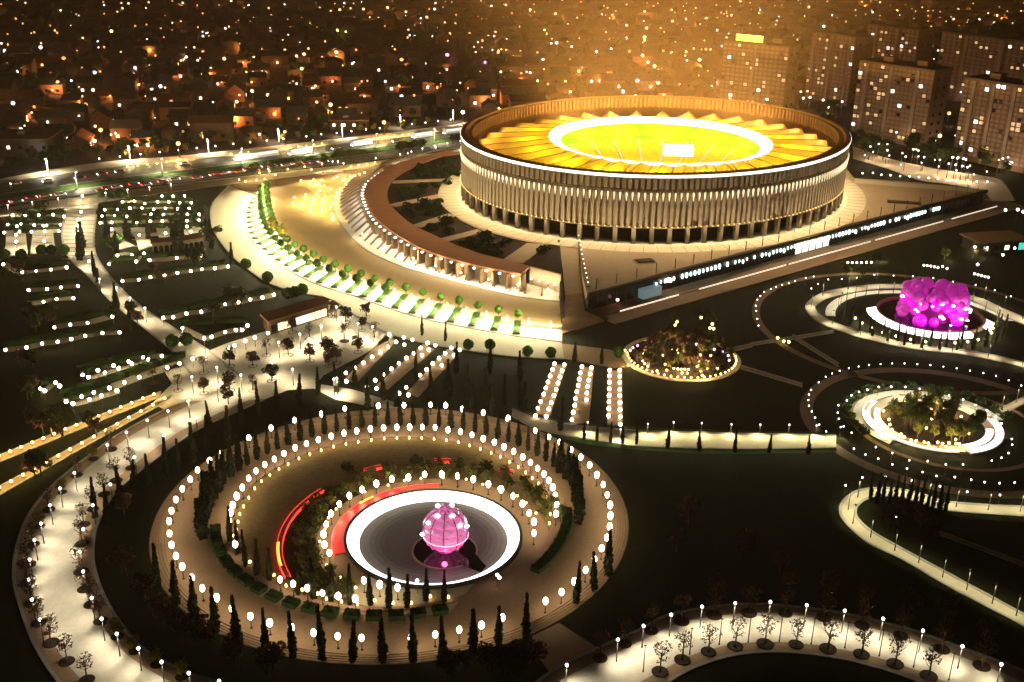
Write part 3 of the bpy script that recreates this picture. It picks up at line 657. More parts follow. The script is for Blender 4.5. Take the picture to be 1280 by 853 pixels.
for k, (x, y) in enumerate(zm([(242, 116), (292, 96), (387, 117), (455, 172), (560, 122), (578, 160), (657, 143), (680, 182), (785, 205), (887, 228), (965, 212)], 1030, 170, .211)):
    p = G(x, y, PL_H); path_lamp('pole lamp along the cream path behind the stadium right side, %s from the left' % ordn(k+1), x, y, 'pole lamps behind the stadium', aim=G(x-3, y+16), energy=1500)
# =================================================================== ROUND PLAZA with crystal fountain
CP = (-24.0, 195.3)
annulus('plaza_ring_paving', CP, 34.4, 46.0, .12, 'brown', n=140)
steps = annulus('plaza_steps', CP, 46.0, 49.0, .06, 'brownd', n=140)
for k, (r, z) in enumerate(((46.2, .34), (46.75, .28), (47.3, .22), (47.85, .16), (48.4, .11))): annulus('step', CP, r, r+.42, z, 'brown', n=140, th=z, parent=steps, kind=None)
annulus('plaza_inner_kerb', CP, 33.1, 34.5, .22, 'pink', n=120, th=.2)
def _pl(a):
    dx, dy = C2[0]-CP[0], C2[1]-CP[1]; c, s_ = math.cos(a), math.sin(a); b = dx*c+dy*s_; t = -b+math.sqrt(b*b-(dx*dx+dy*dy)+33.2**2); return Vector((C2[0]+c*t, C2[1]+s_*t, .06))
mb = holed(.06, 17.5, _pl, 120); ob('plaza_lawn', mb.mesh('plaza_lawn', 'olive'), kind='structure')
annulus('fountain_walk', C2, 17.5, 23.4, .14, 'brown', n=110)
aL0, aL1 = ang(C2, 395, 610), ang(C2, 352, 722)+TAU if ang(C2, 352, 722) < 0 else ang(C2, 352, 722)
annulus('planting_bed', C2, 23.4, 30.2, .12, 'soil', aL0-.15, aL1+.25, 60)
aF0, aF1 = ang(C2, 425, 748), ang(C2, 672, 715)
annulus('front_paving', C2, 17.6, 25.5, .17, 'cream', aF0, aF1, 50)
polysheet('plaza_ramp', [(560, 770), (600, 722), (650, 700), (700, 716), (668, 752), (618, 775)], .20, 'brown')
OUT = [(277, 566), (262, 577), (238, 600), (220, 626), (211.6, 653), (214.5, 682), (228, 710), (253, 737), (290, 761), (337, 779), (392, 792), (452, 798), (544, 794), (602, 782), (682, 752), (718, 728), (743, 700), (758.6, 673), (763, 646), (759, 620), (746, 595), (726, 573), (700, 554), (669, 539), (635, 524), (578, 512), (538, 507), (473, 508), (431, 512), (368, 526), (311, 548)]
OUT += zm([(98+0, 306+0)], 180, 490, .41026)[:0]+[(247, 588.5), (228, 612.5), (214.5, 640), (212, 668), (220, 696), (240, 724), (271, 749), (313, 771), (364, 786), (422, 796), (514, 798.5), (574, 788.5), (628, 773), (702, 740.5), (732, 714), (752, 686), (762, 660), (762.5, 633), (754, 607), (737, 583), (714, 563), (686, 547), (604, 517), (557, 508), (505, 507), (402, 518), (339, 536)]
def byang(L, c): return sorted(L, key=lambda p: -ang(c, *p))
for k, (x, y) in enumerate(byang(OUT, CP)):
    globe_lamp('white globe lamp on the outer ring of the round plaza, %s clockwise from the left' % ordn(k+1), x, y, 'outer ring lamps of the round plaza')
INN = [(286.5, 652), (288.5, 642), (291, 632), (296, 622), (303, 611), (311, 599), (320, 590), (331, 582), (343, 574.5), (355, 568), (369, 561), (383, 555.6), (398, 550.5), (414, 546), (430, 542.5), (446, 540), (463, 537.5), (479.5, 535.5), (496, 535), (512, 534.8), (528, 535), (544, 536), (560, 538), (575.6, 540.5), (590, 544.5), (604, 549), (618, 554), (630, 559), (642, 565.5), (653.5, 572), (663, 579), (672, 586), (680, 593), (686, 601), (691, 610), (694, 620), (696, 632), (695, 644), (350, 725), (366.5, 731), (384, 737), (403, 742), (423, 746), (444, 749), (294, 681)]
for k, (x, y) in enumerate(byang(INN, CP)):
    globe_lamp('white globe lamp on the inner ring of the round plaza, %s clockwise from the left' % ordn(k+1), x, y, 'inner ring lamps of the round plaza', glow=(P2((0, 0), 1.3, ang(CP, x, y)+PI, 0)))
THI = zm([(565, 492), (550, 468), (547, 435), (555, 405), (570, 372), (595, 345), (626, 320), (664, 300), (708, 282), (755, 268)], 180, 490, .41026)+zm([(24, 268), (74, 262), (124, 254), (176, 254), (224, 260), (272, 268), (318, 283), (357, 300), (393, 320), (422, 345), (442, 371), (457, 400), (457, 433)], 480, 490, .41026)+[(474.6, 732), (497, 736), (455, 727)]
for k, (x, y) in enumerate(THI):
    globe_lamp('white globe lamp around the crystal fountain basin, %s from the left' % ordn(k+1), x, y, 'lamps around the crystal fountain')
# hedges
hb = MB(); hb.box((0, 0, .5), (2.7, 2.1, 1.0)); r_ = random.Random(9)
hb.leaves(150, lambda: (r_.uniform(-1.3, 1.3), r_.uniform(-1, 1), .9+r_.random()*.2), .22, r_); HB = hb.mesh('hedge_block', 'hedge')
h0 = ang(CP, 262, 660); h1 = ang(CP, 566, 768)
if h0 < 0: h0 += TAU
h1 = h1+TAU if h1 < h0 else h1
nh = int((h1-h0)*36.3/3.75)
for k in range(nh):
    a = h0+(h1-h0)*(k+.5)/nh; p = P2(CP, 36.2, a, .12)
    ob('hedge_block', HB, None, p, a+PI/2, None, None, 'dark clipped hedge block, %s from the left along the plaza front' % ordn(k+1), 'hedge', 'hedge blocks round the plaza')
h0 = ang(CP, 668, 717); h1 = ang(CP, 716, 640)
for k in range(9):
    a = h0+(h1-h0)*(k+.5)/9; p = P2(CP, 36.2, a, .12)
    ob('hedge_block', HB, None, p, a+PI/2, None, None, 'dark clipped hedge block, %s from the ramp along the plaza right side' % ordn(k+1), 'hedge', 'hedge blocks round the plaza')
# cypress rings
a0 = ang(CP, 266, 672); a1 = ang(CP, 716, 655)
if a0 < 0: a0 += TAU
for k in range(46):
    a = a0+(a1-a0)*k/45; far = math.sin(a)
    cypress('dark cypress in the ring between the plaza lamp rings, %s clockwise from the left' % ordn(k+1), P2(CP, 39.4 if far > .2 else 38.6, a, .1), (6.2 if far > .45 else 8.6)+.9*R.random(), 1.15 if far > .45 else 1.3, 'cypresses between the plaza lamp rings')
FRO = zm([(42, 600), (98, 652), (155, 700), (220, 737), (288, 770), (370, 800), (455, 812), (545, 820), (635, 825), (728, 825)], 180, 490, .41026)+zm([(90, 825), (180, 815), (272, 795), (350, 775), (432, 755), (585, 645), (640, 605), (683, 560)], 480, 490, .41026)
for k, (x, y) in enumerate(FRO):
    cypress('tall dark cypress outside the plaza front edge, %s from the left' % ordn(k+1), G(x, y), 8.7+R.random()*1.2, .92, 'cypresses along the plaza front edge')
INF = zm([(262, 455), (286, 495), (310, 535), (345, 560), (383, 575), (470, 620), (517, 632), (572, 640), (628, 650), (690, 652), (745, 660)], 180, 490, .41026)+zm([(15, 660), (70, 660), (128, 640), (183, 642)], 480, 490, .41026)
for k, (x, y) in enumerate(INF):
    cypress('dark cypress behind the plaza hedge blocks, %s from the left' % ordn(k+1), G(x, y), 7.2+R.random(), .9, 'cypresses behind the plaza hedge')
for k, (x, y) in enumerate(INF):
    if k % 2 == 0 or k > 4: small('gold_light', 'small gold uplight at a cypress foot behind the hedge, %s from the left' % ordn(k+1), x+5, y-7, SM_GOLD, .8, 'gold uplights behind the hedge', 'uplight')
# olive trees and red-lit benches
o0 = ang(C2, 440, 735); o1 = ang(C2, 690, 655)
if o0 < 0: o0 += TAU
for k in range(40):
    a = o0+(o1-o0)*k/39+R.uniform(-.03, .03); rr = 24.2+(k % 2)*2.6+R.uniform(-.5, .5)
    tree('olive_tree', 'small yellow green olive tree round the crystal fountain, %s clockwise from the front left' % ordn(k+1), P2(C2, rr, a, .1), R.choice(CR_OLV), R.choice(TRK), .72+.2*R.random(), group='olive trees round the crystal fountain')
    if k % 2 == 0:
        q = P2(C2, rr-1.7, a+.04, .1); ob('gold_light', SM_GOLD, None, q, 0, .8, None, 'small gold uplight below the olive trees, %s clockwise from the front left' % ordn(k//2+1), 'uplight', 'gold uplights below the olive trees')
tree('dark_shrub', 'round dark shrub at the top of the plaza lawn', G(437, 600), CR_GRN[0], TRK[0], .75)
M['redled'] = mat('lit red bench strip', (.8, .1, .05), .4, 0, em=(1, .045, .03), es=2.2, sampling='FRONT')
M['redhot'] = mat('lit orange bench strip', (.9, .5, .1), .4, 0, em=(1, .38, .05), es=2.6, sampling='FRONT')
M['redglow'] = mat('red glow bench top', (.5, .03, .025), .4, .1, 1, em=(1, .04, .03), es=.5, sampling='FRONT')  # red light on the broad bench put in as seat glow
M['redlit'] = mat('red lit tone bench seat', (.55, .10, .08), .6, .15, 1)  # red of the bench lighting put into the seat colour
def bench(label, c, r, a0, a1, wd=1.1, h=.75, hot=None, top='redlit'):
    if a1 < a0: a0, a1 = a1, a0
    m_ = (a0+a1)/2; t = thing('curved_bench', label, 'bench', (0, 0, 0))
    annulus('seat', c, r-wd, r, h, top, a0, a1, 24, th=.25, parent=t, kind=None)
    annulus('base', c, r-wd+.2, r-.2, h-.25, 'darkwall', a0, a1, 24, th=h-.25, parent=t, kind=None)
    annulus('light_strip', c, r, r+.12, h+.03, 'redled', a0, a1, 24, th=.62, parent=t, kind=None)
    annulus('light_strip', c, r-wd-.12, r-wd, h+.03, 'redled', a0, a1, 24, th=.62, parent=t, kind=None)
    if hot: annulus('hot_light_strip', c, r-.4, r+.14, h+.07, 'redhot', hot[0], hot[1], 12, th=.05, parent=t, kind=None)
def A2(x, y): a = ang(C2, x, y); return a+TAU if a < -PI/2 else a
bench('long red lit curved bench left of the olive trees', C2, 30.8, A2(397, 613), A2(358, 724), .9, .75, (A2(347, 682), A2(350, 712)))
bench('broad red lit curved bench left of the white fountain basin', C2, 20.2, A2(500, 617), A2(431, 693), 2.4, .6, (A2(470, 626), A2(452, 634)), 'redglow')
bench('thin red lit bench behind the white fountain basin', C2, 20.4, A2(548, 611), A2(500, 617), .5, .5)
bench('short red bench behind the olive trees left of centre', C2, 30.8, A2(451, 588), A2(473, 582), 1.0, 1.1)
bench('short red bench behind the olive trees right of centre', C2, 30.8, A2(543, 576), A2(564, 576), 1.0, 1.1)
bench('faint pink bench at the right of the olive trees', C2, 31.0, A2(628, 586), A2(645, 590), 1.0, .8)
# fountain basin
M['cascade'] = mat('lit white cascade', (.9, .92, .95), .3, 0, em=(.95, .98, 1), es=2.6, sampling='FRONT')
M['palegrey'] = mat('pale grey dish stone', (.42, .41, .36), .6, .12, .3, .1, scale2=2)
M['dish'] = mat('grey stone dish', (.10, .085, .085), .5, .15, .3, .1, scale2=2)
M['pool'] = mat('black water', (.012, .008, .010), .08, 0)
fo = thing('fountain_basin', 'round fountain with glowing white cascade ring, grey dish and black pool', 'fountain', (0, 0, 0))
annulus('basin_wall', C2, 17.3, 17.9, .8, 'darkwall', n=110, th=2.6, parent=fo, kind=None)
annulus('cascade', C2, 14.9, 17.3, -.55, 'cascade', n=110, parent=fo, kind=None, z1=.75)
[annulus('dish_step', C2, r0_, r1_, z_, mat('dish stone falloff tone %d' % q_, tuple(c_*f_ for c_ in (.44, .43, .37)), .6, .14, .4, .1, scale2=3), n=96, th=.2, parent=fo, kind=None) for q_, (r0_, r1_, z_, f_) in enumerate(((14.0, 15.1, -.62, 1.0), (12.9, 14.0, -.66, .80), (11.8, 12.9, -.70, .58), (10.8, 11.8, -.74, .40), (9.8, 10.8, -.78, .27)))]; annulus('dish_floor', C2, .1, 9.9, -.86, 'dish', n=96, parent=fo, kind=None, z1=-.82)  # tones darken inward: light falloff from the cascade put into the stone colour
PCN = G(556, 688, -.7)
annulus('dish_rim', PCN, 6.2, 6.6, -.62, M['pink'], n=60, th=.3, parent=fo, kind=None)
mb = MB(); mb.add([P2(PCN, 6.3, TAU*i/50, -.70) for i in range(50)], [tuple(range(50))])
mb.add([G(x, y, -.58) for x, y in ((573, 704), (592, 690), (608, 708), (601, 716))], [(0, 1, 2, 3)])
ob('pool', mb.mesh('pool', 'pool'), fo)
for k, (x, y) in enumerate(zm([(101, 575), (345, 558), (352, 566)], 480, 490, .41026)):
    small('edge_light', 'white spotlight on the front edge of the fountain basin, %s' % ('left', 'right', 'rightmost')[k], x, y, SM_B, 3.2, 'edge lights of the fountain', 'spotlight', .9)
# crystal sphere
cs = thing('crystal_sphere', 'faceted pink glass sphere glowing above the black pool', 'sculpture', (G(557, 661, 4.2).x, G(557, 661, 4.2).y, -.7))
M['crys'] = mat('pink lit glass', (.75, .30, .55), .15, .3, .35, 0, em=(.95, .22, .52), es=.50, sampling='FRONT', rnd=.8, coat=.5)
M['cryl'] = mat('hot pink lit glass', (.8, .2, .4), .15, .2, .35, 0, em=(1, .10, .38), es=.75, sampling='FRONT', rnd=.6, coat=.5)
M['rib'] = mat('dark rose rib', (.25, .07, .16), .4, .1, 1)
CR, CZ = 4.55, 4.9
def SP(la, lo, r=CR): return Vector((r*math.cos(la)*math.cos(lo), r*math.cos(la)*math.sin(lo), CZ+r*math.sin(la)))
LAT = [-1.45, -1.02, -.66, -.28, .10, .48, .86, 1.18, 1.45]; NL = 10
for j in range(8):
    for i in range(NL):
        l0, l1 = TAU*i/NL+.025+.3, TAU*(i+1)/NL-.025+.3; b0, b1 = LAT[j]+.02, LAT[j+1]-.02
        c = (SP(b0, l0)+SP(b0, l1)+SP(b1, l0)+SP(b1, l1))/4; c = Vector((0, 0, CZ))+(c-Vector((0, 0, CZ)))*(1.05+.03*((i*7+j*3) % 3))
        mb = MB(); mb.add([SP(b0, l0), SP(b0, l1), SP(b1, l1), SP(b1, l0), c], [(0, 1, 4), (1, 2, 4), (2, 3, 4), (3, 0, 4)])
        ob('glass_panel', mb.mesh('glass_panel', 'cryl' if j < 3 else 'crys'), cs)
for i in range(NL):
    mb = MB(); L0 = TAU*i/NL+.3
    for k in range(12): mb.tube(SP(-1.4+2.8*k/12, L0, CR+.03), SP(-1.4+2.8*(k+1)/12, L0, CR+.03), .10, .10, 5)
    ob('rib', mb.mesh('rib', 'rib'), cs)
for la in (.22, -.28):
    if la > 0: continue
    mb = MB()
    for k in range(40): mb.tube(SP(la, TAU*k/40, CR+.1), SP(la, TAU*(k+1)/40, CR+.1), .12, .12, 5)
    ob('light_hoop', mb.mesh('light_hoop', mat('lit pale pink hoop', (.9, .7, .8), .4, 0, em=(1, .62, .80), es=1.1, sampling='NONE')), cs)
pl = MB(); pl.ball((0, 0, 0), .5, 8, 5, .32); pl = pl.mesh('spot_lamp', 'bulbn')
for la, lo in ((.6, -2.5), (.55, -.75), (1.05, -2.2), (1.05, -.9), (-.05, -2.75), (.35, -.35), (1.1, 1), (1.1, 2.4)): ob('spot_lamp', pl, cs, SP(la, lo, CR+.25))
mb = MB(); mb.lathe([(1.9, -.3), (1.5, .2), (1.3, .7)], 12, (0, 0, 0), False); ob('plinth', mb.mesh('plinth', 'rib'), cs)
light(cs, 'POINT', 420, (1, .18, .5), (0, -3.5, 1.0), .6, name='pink_light'); light(cs, 'POINT', 350, (1, .25, .6), (2.5, 5.8, 2.0), .6, name='pink_light')
# =================================================================== PROMENADES
def promenade(name, Lp, Rp, ft=(.2, .8), z=.07):
    n = 90
    o, A, B = ribbon(name, Lp, Rp, z, 'brown', n)
    mbp = MB(); vs = []
    for a, b in zip(A, B):
        p = a+(b-a)*ft[0]; q = a+(b-a)*ft[1]; vs += [(p.x, p.y, z+.03), (q.x, q.y, z+.03)]
    mbp.add(vs, [(2*i, 2*i+1, 2*i+3, 2*i+2) for i in range(n-1)]); ob('promenade_centre', mbp.mesh('promenade_centre', 'pale'), o, kind='structure')
    return A, B
LO = [(235, 502), (210, 511), (153, 541), (109, 572), (66, 607), (35, 646), (20, 690), (17.5, 725), (26, 760), (44, 808), (74, 853), (120, 900), (190, 950)]
LI = [(330, 500), (258, 532), (227, 550), (175, 589), (144, 616), (122, 655), (116, 690), (122, 725), (140, 764), (175, 808), (227, 839), (271, 853), (330, 880)]
LA, LB = promenade('promenade', LO, LI)
RO = [(640, 880), (690, 840), (745, 812), (800, 787.5), (837.5, 769), (894, 759), (950, 755.6), (1010, 761), (1062.5, 769), (1137.5, 787.5), (1212.5, 814), (1280, 840), (1340, 868)]
RI_ = [(730, 905), (790, 878), (834, 853), (875, 832), (927.5, 818), (987.5, 816), (1044, 823), (1100, 836), (1149, 853), (1200, 876), (1240, 895)]
PRA, PRB = promenade('promenade', RO, RI_)
def nearest(C, p): return min(C, key=lambda q: (q.x-p.x)**2+(q.y-p.y)**2)
def mid_of(A, B, p):
    i = min(range(len(A)), key=lambda i: min((A[i].x-p.x)**2+(A[i].y-p.y)**2, (B[i].x-p.x)**2+(B[i].y-p.y)**2)); return (A[i]+B[i])/2
pits_lo = [(36, 706), (35, 729), (40, 754), (49, 779), (64, 804), (84, 827), (109, 850), (41.5, 681), (50, 658), (61, 637.5), (78, 615.6), (96, 594.6), (117, 574), (139, 562)]
pits_li = [(101.5, 715), (105, 737), (114, 756), (126, 776.6), (146.5, 796), (168, 814.6), (196, 831), (227, 846.5), (103, 680), (105, 656), (116, 636.6), (130, 618), (145, 601), (164, 585)]
for nm, L_, side in (('outer', sorted(pits_lo, key=lambda p: p[1]), 0), ('inner', sorted(pits_li, key=lambda p: p[1]), 1)):
    for k, (x, y) in enumerate(L_):
        yel = (side == 0 and 571 < y < 690 and k % 2 == 1) or (side == 1 and y > 790)
        c = R.choice(CR_YEL) if yel else R.choice(CR_SPARSE)
        tree('pit_tree', '%s, %s pit from the top, %s edge of left promenade' % ('small yellow tree' if yel else 'thin brown young tree', ordn(k+1), nm), G(x, y, .1), c, R.choice(TRK), (.62 if yel else .85)+.15*R.random(), group='pit trees of the left promenade', pit=True)
        q = G(x, y); m_ = mid_of(LA, LB, q)
for nm, L_ in (('outer', [(134, 556.6), (158, 541), (184, 526), (210, 514), (235, 502), (93, 591.5), (75, 611), (62.5, 632), (51, 655), (43, 675.5), (37, 700), (36, 725), (40, 750), (50, 775)]), ('inner', [(114.6, 748), (127, 774), (146, 793), (173, 811), (202, 828), (236, 842), (274, 852), (104, 715), (100, 690), (104, 662), (116, 632), (138, 606), (168, 572), (205, 545), (245, 523)])):
    for k, (x, y) in enumerate(sorted(L_, key=lambda p: p[1])):
        p = G(x, y, PL_H); path_lamp('pole lamp on the %s edge of the left promenade, %s from the top' % (nm, ordn(k+1)), x, y, 'lamps of the left promenade', aim=mid_of(LA, LB, p), energy=1650, spot=120, color=(1, .88, .66))
pits_ro = [(750, 823), (780.6, 805), (814, 788.6), (852, 777), (892.6, 769.5), (936, 766.5), (981.5, 767), (1029.5, 772.5), (1077.5, 782), (1126, 795), (1177, 812), (1227, 833)]
pits_ri = [(825, 840), (853, 825), (885.5, 815), (919, 808), (956, 805), (995, 806), (1035, 811), (1077, 818), (1119, 830), (1161, 845)]
for nm, L_ in (('far', pits_ro), ('near', pits_ri)):
    for k, (x, y) in enumerate(L_):
        tree('pit_tree', 'thin brown tree, %s pit from left, %s edge of lower right promenade' % (ordn(k+1), nm), G(x, y, .1), CR_SPARSE[k % 3], R.choice(TRK), .9+.15*R.random(), group='pit trees of the lower right promenade', pit=True)
for k, (x, y) in enumerate([(708.4, 832), (772.4, 800), (804.5, 783), (839, 769), (877.6, 759), (919, 754.5), (963, 753), (1008.5, 757), (1056, 764), (1104, 774), (1153.6, 789), (1203, 808.5), (1251.5, 831)]):
    p = G(x, y, PL_H); path_lamp('pole lamp on the far edge of the lower right promenade, %s from the left' % ordn(k+1), x, y, 'lamps of the lower right promenade', aim=mid_of(PRA, PRB, p), energy=2050, spot=120, color=(1, .88, .66))
pm = MB(); pm.lathe([(.16, 0), (.1, .3), (.07, 5.2), (.05, 5.4)], 6); pm.box((0, 0, 5.4), (.5, .2, .1)); pm = pm.mesh('slim_pole', 'pole')
for k, (x, y) in enumerate([(804, 840), (862, 818), (899, 806), (935, 803), (974, 802), (1014, 805), (1056, 810), (1099, 820), (1142, 834), (1186, 850)]):
    ob('slim_pole', pm, None, G(x, y, .1), 0, None, None, 'slim dark pole in the middle of the lower right promenade, %s from the left' % ordn(k+1), 'pole', 'slim poles of the lower right promenade')
polysheet('path', [(664.6, 795.7), (699, 779), (748, 811), (690, 845), (676, 826)], .05, 'brown')
# lawn cypresses between left promenade and plaza
CY2 = [(117, 640), (133, 650), (150, 625), (165, 610), (185, 598), (205, 590), (222, 578), (240, 570), (258, 556), (283, 543), (262, 535), (300, 522), (322, 512), (345, 505), (372, 498)]
for k, (x, y) in enumerate(CY2):
    cypress('dark cypress on the lawn between the promenade and the plaza, %s from the left' % ordn(k+1), G(x+2, y+8), 8.0+1.6*R.random(), .9, 'lawn cypresses beside the left promenade')
for k, (x, y) in enumerate([(398, 500), (421, 497), (445, 492), (460, 520), (495, 515), (480, 507), (563, 503), (590, 520), (615, 525), (655, 520), (700, 545)]):
    cypress('dim cypress on the lawn above the round plaza, %s from the left' % ordn(k+1), G(x, y-6), 7.5+1.5*R.random(), .9, 'lawn cypresses above the plaza')
for k in range(26):
    a = R.uniform(0, 1); x = 130+a*110 if k % 2 else 560+R.random()*110; y = 690+R.random()*90 if k % 2 else 836+R.random()*14
    if k % 2: x, y = R.choice([(150, 680), (160, 720), (175, 750), (200, 780), (230, 800), (260, 815), (290, 832), (340, 838), (400, 842), (450, 845), (150, 640), (215, 770), (180, 700)]); x += R.uniform(-8, 8); y += R.uniform(-6, 6)
    tree('lawn_tree', 'dim rusty tree on the dark lawn below the plaza' if not k % 2 else 'dim rusty tree on the dark lawn between promenade and plaza', G(x, y), R.choice(CR_RUST), R.choice(TRK), .8+.4*R.random(), group='dim lawn trees %s' % ('below the plaza' if not k % 2 else 'by the promenade'))
for k, (x, y) in enumerate([(845, 690), (860, 655), (930, 690), (985, 740), (1035, 745), (1080, 755), (1135, 770), (895, 745), (1180, 780), (930, 700), (1230, 800), (975, 715)]):
    tree('lawn_tree', 'dim rusty tree on the dark right lawn, %s by order from the left' % ordn(sorted([845, 860, 930, 985, 1035, 1080, 1135, 895, 1180, 930.5, 1230, 975]).index(x if k != 9 else 930.5)+1), G(x, y), R.choice(CR_RUST), R.choice(TRK), .8+.3*R.random(), group='dim trees of the right lawn')
# =================================================================== LEFT GARDENS
ribbon('avenue', [(84, 248), (80, 272), (78, 300), (88, 324), (112, 347), (140, 378), (180, 410), (216, 440), (240, 470)], [(124, 246), (120, 272), (117, 300), (122, 324), (146, 356), (178, 385), (216, 410), (262, 440), (300, 470)], .09, 'pale', 60)
av = MB(); av.box((0, 0, 0), (10, .45, .16)); av = av.mesh('step', 'stone')
for k in range(16):
    f = k/15; x = 103-5*f; y = 252+f*72; p = G(x, y, .16); ob('avenue_step', av, None, p, .05, (1.15, 1, 1), 'structure')
TP = [(415, 374), (445, 391), (500, 414), (488, 424), (450, 446), (404, 470), (396, 480), (440, 487), (500, 505), (505, 514), (470, 510), (420, 500), (392, 486), (360, 488), (330, 500), (300, 512), (235, 508), (205, 512), (190, 505), (215, 480), (204, 462), (240, 448), (282, 430), (330, 415), (370, 392)]
polysheet('tree_plaza', TP, .05, 'pale')
# pavilion
M['warmglass'] = mat('lit warm window', (.9, .8, .5), .4, 0, em=(1, .80, .42), es=2.0, sampling='FRONT')
pa, pb, pc, pd = G(335, 404, 4), G(413, 380, 4), G(404, 372, 4), G(325, 394, 4)
pv = thing('cafe_pavilion', 'long flat roofed cafe pavilion with lit yellow windows beside the tree plaza', 'pavilion', (0, 0, 0))
mb = MB(); mb.prism([pa, pb, pc, pd], 3.9, 4.5); ob('roof', mb.mesh('roof', 'terrac'), pv)
cen = (pa+pb+pc+pd)/4; sh = [cen+(p-cen)*.93 for p in (pa, pb, pc, pd)]
mb = MB(); mb.prism(sh, 0, 3.9); ob('wall', mb.mesh('wall', 'stoned'), pv)
dr = (sh[1]-sh[0]); nrm = Vector((dr.y, -dr.x, 0)).normalized()
wn = MB(); wn.box((0, 0, 0), (1.9, .12, 2.2)); wn1 = wn.mesh('window', 'warmglass'); wn2 = wn.mesh('window', 'dark'); wn3 = wn.mesh('window', 'shop')
for i in range(9):
    p = sh[0]+dr*((i+.6)/9.4)+nrm*.08; p.z = 1.7
    ob('window', (wn2, wn1, wn1, wn2, wn3, wn3, wn1, wn1, wn1)[i], pv, p, math.atan2(dr.y, dr.x), (1.5, 1, 1) if i in (4, 5) else (1, 1, 1))
for k, (q0, q1, lab) in enumerate((((190, 304), (218, 302), 'small brown garden pavilion with dark arches, left of the pair'), ((229, 301), (254, 297), 'small brown garden pavilion with dark arches, right of the pair'))):
    a, b = G(*q0, 4), G(*q1, 4); d = b-a; t = thing('garden_pavilion', lab, 'pavilion', (a.x, a.y, 0), math.atan2(d.y, d.x)); L_ = d.length
    part_box('wall', 'stone', t, (L_/2, 2.5, 1.9), (L_, 5, 3.8)); part_box('roof', 'terrac', t, (L_/2, 2.4, 4.0), (L_+1, 6, .4))
    am = MB(); am.box((0, 0, 1.1), (1.3, .2, 2.2)); am.lathe([(.65, 2.2), (.6, 2.5), (.3, 2.8)], 8, sy=.2); am = am.mesh('arch', 'dark')
    for i in range(4): ob('arch', am, t, (L_*(i+.5)/4, -.1, 0))
# hedge terraces
def row(z, oy, s, ox=0): return [(ox+a*s, oy+b*s) for a, b in z]
GL = []
Za = .211; Zb = .34
GL += [('right garden', row([(725, 485), (795, 482), (857, 495), (933, 487), (1000, 487), (1065, 492), (1133, 492)], 150, Za)), ('right garden', row([(960, 452), (1025, 453), (1093, 452)], 150, Za)),
 ('right garden', row([(620, 532), (695, 532), (770, 523), (842, 522), (910, 530), (980, 525), (1050, 527), (1120, 525)], 150, Za)), ('right garden', row([(605, 570), (680, 567), (750, 573), (895, 560), (968, 562), (1110, 560), (1180, 560)], 150, Za)),
 ('right garden', row([(595, 610), (662, 608), (810, 608), (890, 600), (962, 600), (1107, 598), (1178, 595)], 150, Za)), ('right garden', row([(660, 648), (825, 682), (980, 672), (1130, 662), (1107, 632)], 150, Za)),
 ('left garden', row([(75, 565), (150, 567), (230, 565), (315, 562), (378, 573)], 150, Za)), ('left garden', row([(45, 620), (100, 630), (125, 617), (203, 625), (257, 627), (275, 625), (357, 622)], 150, Za)),
 ('left garden', row([(25, 668), (115, 662), (187, 663), (265, 660), (348, 658)], 150, Za)), ('left garden', row([(95, 680), (95, 722), (262, 718)], 150, Za)),
 ('avenue', row([(487, 450), (480, 545), (463, 590), (457, 625), (457, 662), (463, 708), (478, 748), (527, 838)], 150, Za)),
 ('right garden', row([(400, 325), (485, 290), (500, 315), (530, 285), (550, 310), (650, 302), (742, 295), (432, 293)], 220, Zb)),
 ('middle garden', row([(450, 387), (510, 382), (553, 372), (605, 365), (652, 357), (702, 350), (742, 343), (790, 340), (838, 333)], 220, Zb)),
 ('middle garden', row([(600, 522), (637, 520), (685, 507), (740, 500), (783, 485), (828, 472), (877, 465), (920, 455), (965, 448), (1007, 437)], 220, Zb)),
 ('middle garden', row([(670, 560), (750, 597), (778, 592), (828, 575), (867, 567), (890, 567), (910, 550)], 220, Zb)), ('tree plaza edge', row([(840, 632), (862, 623), (902, 607), (937, 595), (985, 578)], 220, Zb)),
 ('lower left garden', row([(12, 325), (82, 355), (133, 350), (187, 345), (245, 337)], 220, Zb)), ('lower left garden', row([(105, 420), (173, 417), (225, 410), (287, 405)], 220, Zb)),
 ('lower left garden', row([(98, 470), (160, 463), (208, 453), (270, 450)], 220, Zb)), ('lower left garden', row([(200, 557), (258, 547), (322, 540), (413, 517)], 220, Zb)),
 ('lower left garden', row([(20, 640), (97, 632), (155, 617), (212, 610), (262, 600), (313, 588), (377, 578), (440, 575)], 220, Zb)),
 ('double row', row([(303, 732), (360, 715), (418, 698), (473, 683), (525, 667), (595, 662)], 220, Zb)), ('double row', row([(325, 740), (385, 723), (436, 707), (485, 690), (545, 675)], 220, Zb)),
 ('lower left garden', row([(148, 783), (165, 790), (205, 760), (220, 773)], 220, Zb)), ('lower double row', row([(243, 830), (300, 812), (345, 797), (402, 780), (457, 760), (512, 740), (615, 705), (660, 690), (708, 673)], 220, Zb)),
 ('lower double row', row([(268, 838), (328, 822), (372, 808), (430, 790)], 220, Zb))]
rowno = {}
hm = MB(); hm.box((0, 0, .45), (1, 1.5, .9)); r_ = random.Random(12)
hm.leaves(70, lambda: (r_.uniform(-.5, .5), r_.uniform(-.75, .75), .8+r_.random()*.25), .2, r_); HEDGE = hm.mesh('hedge', 'hedge')
nhedge = 0
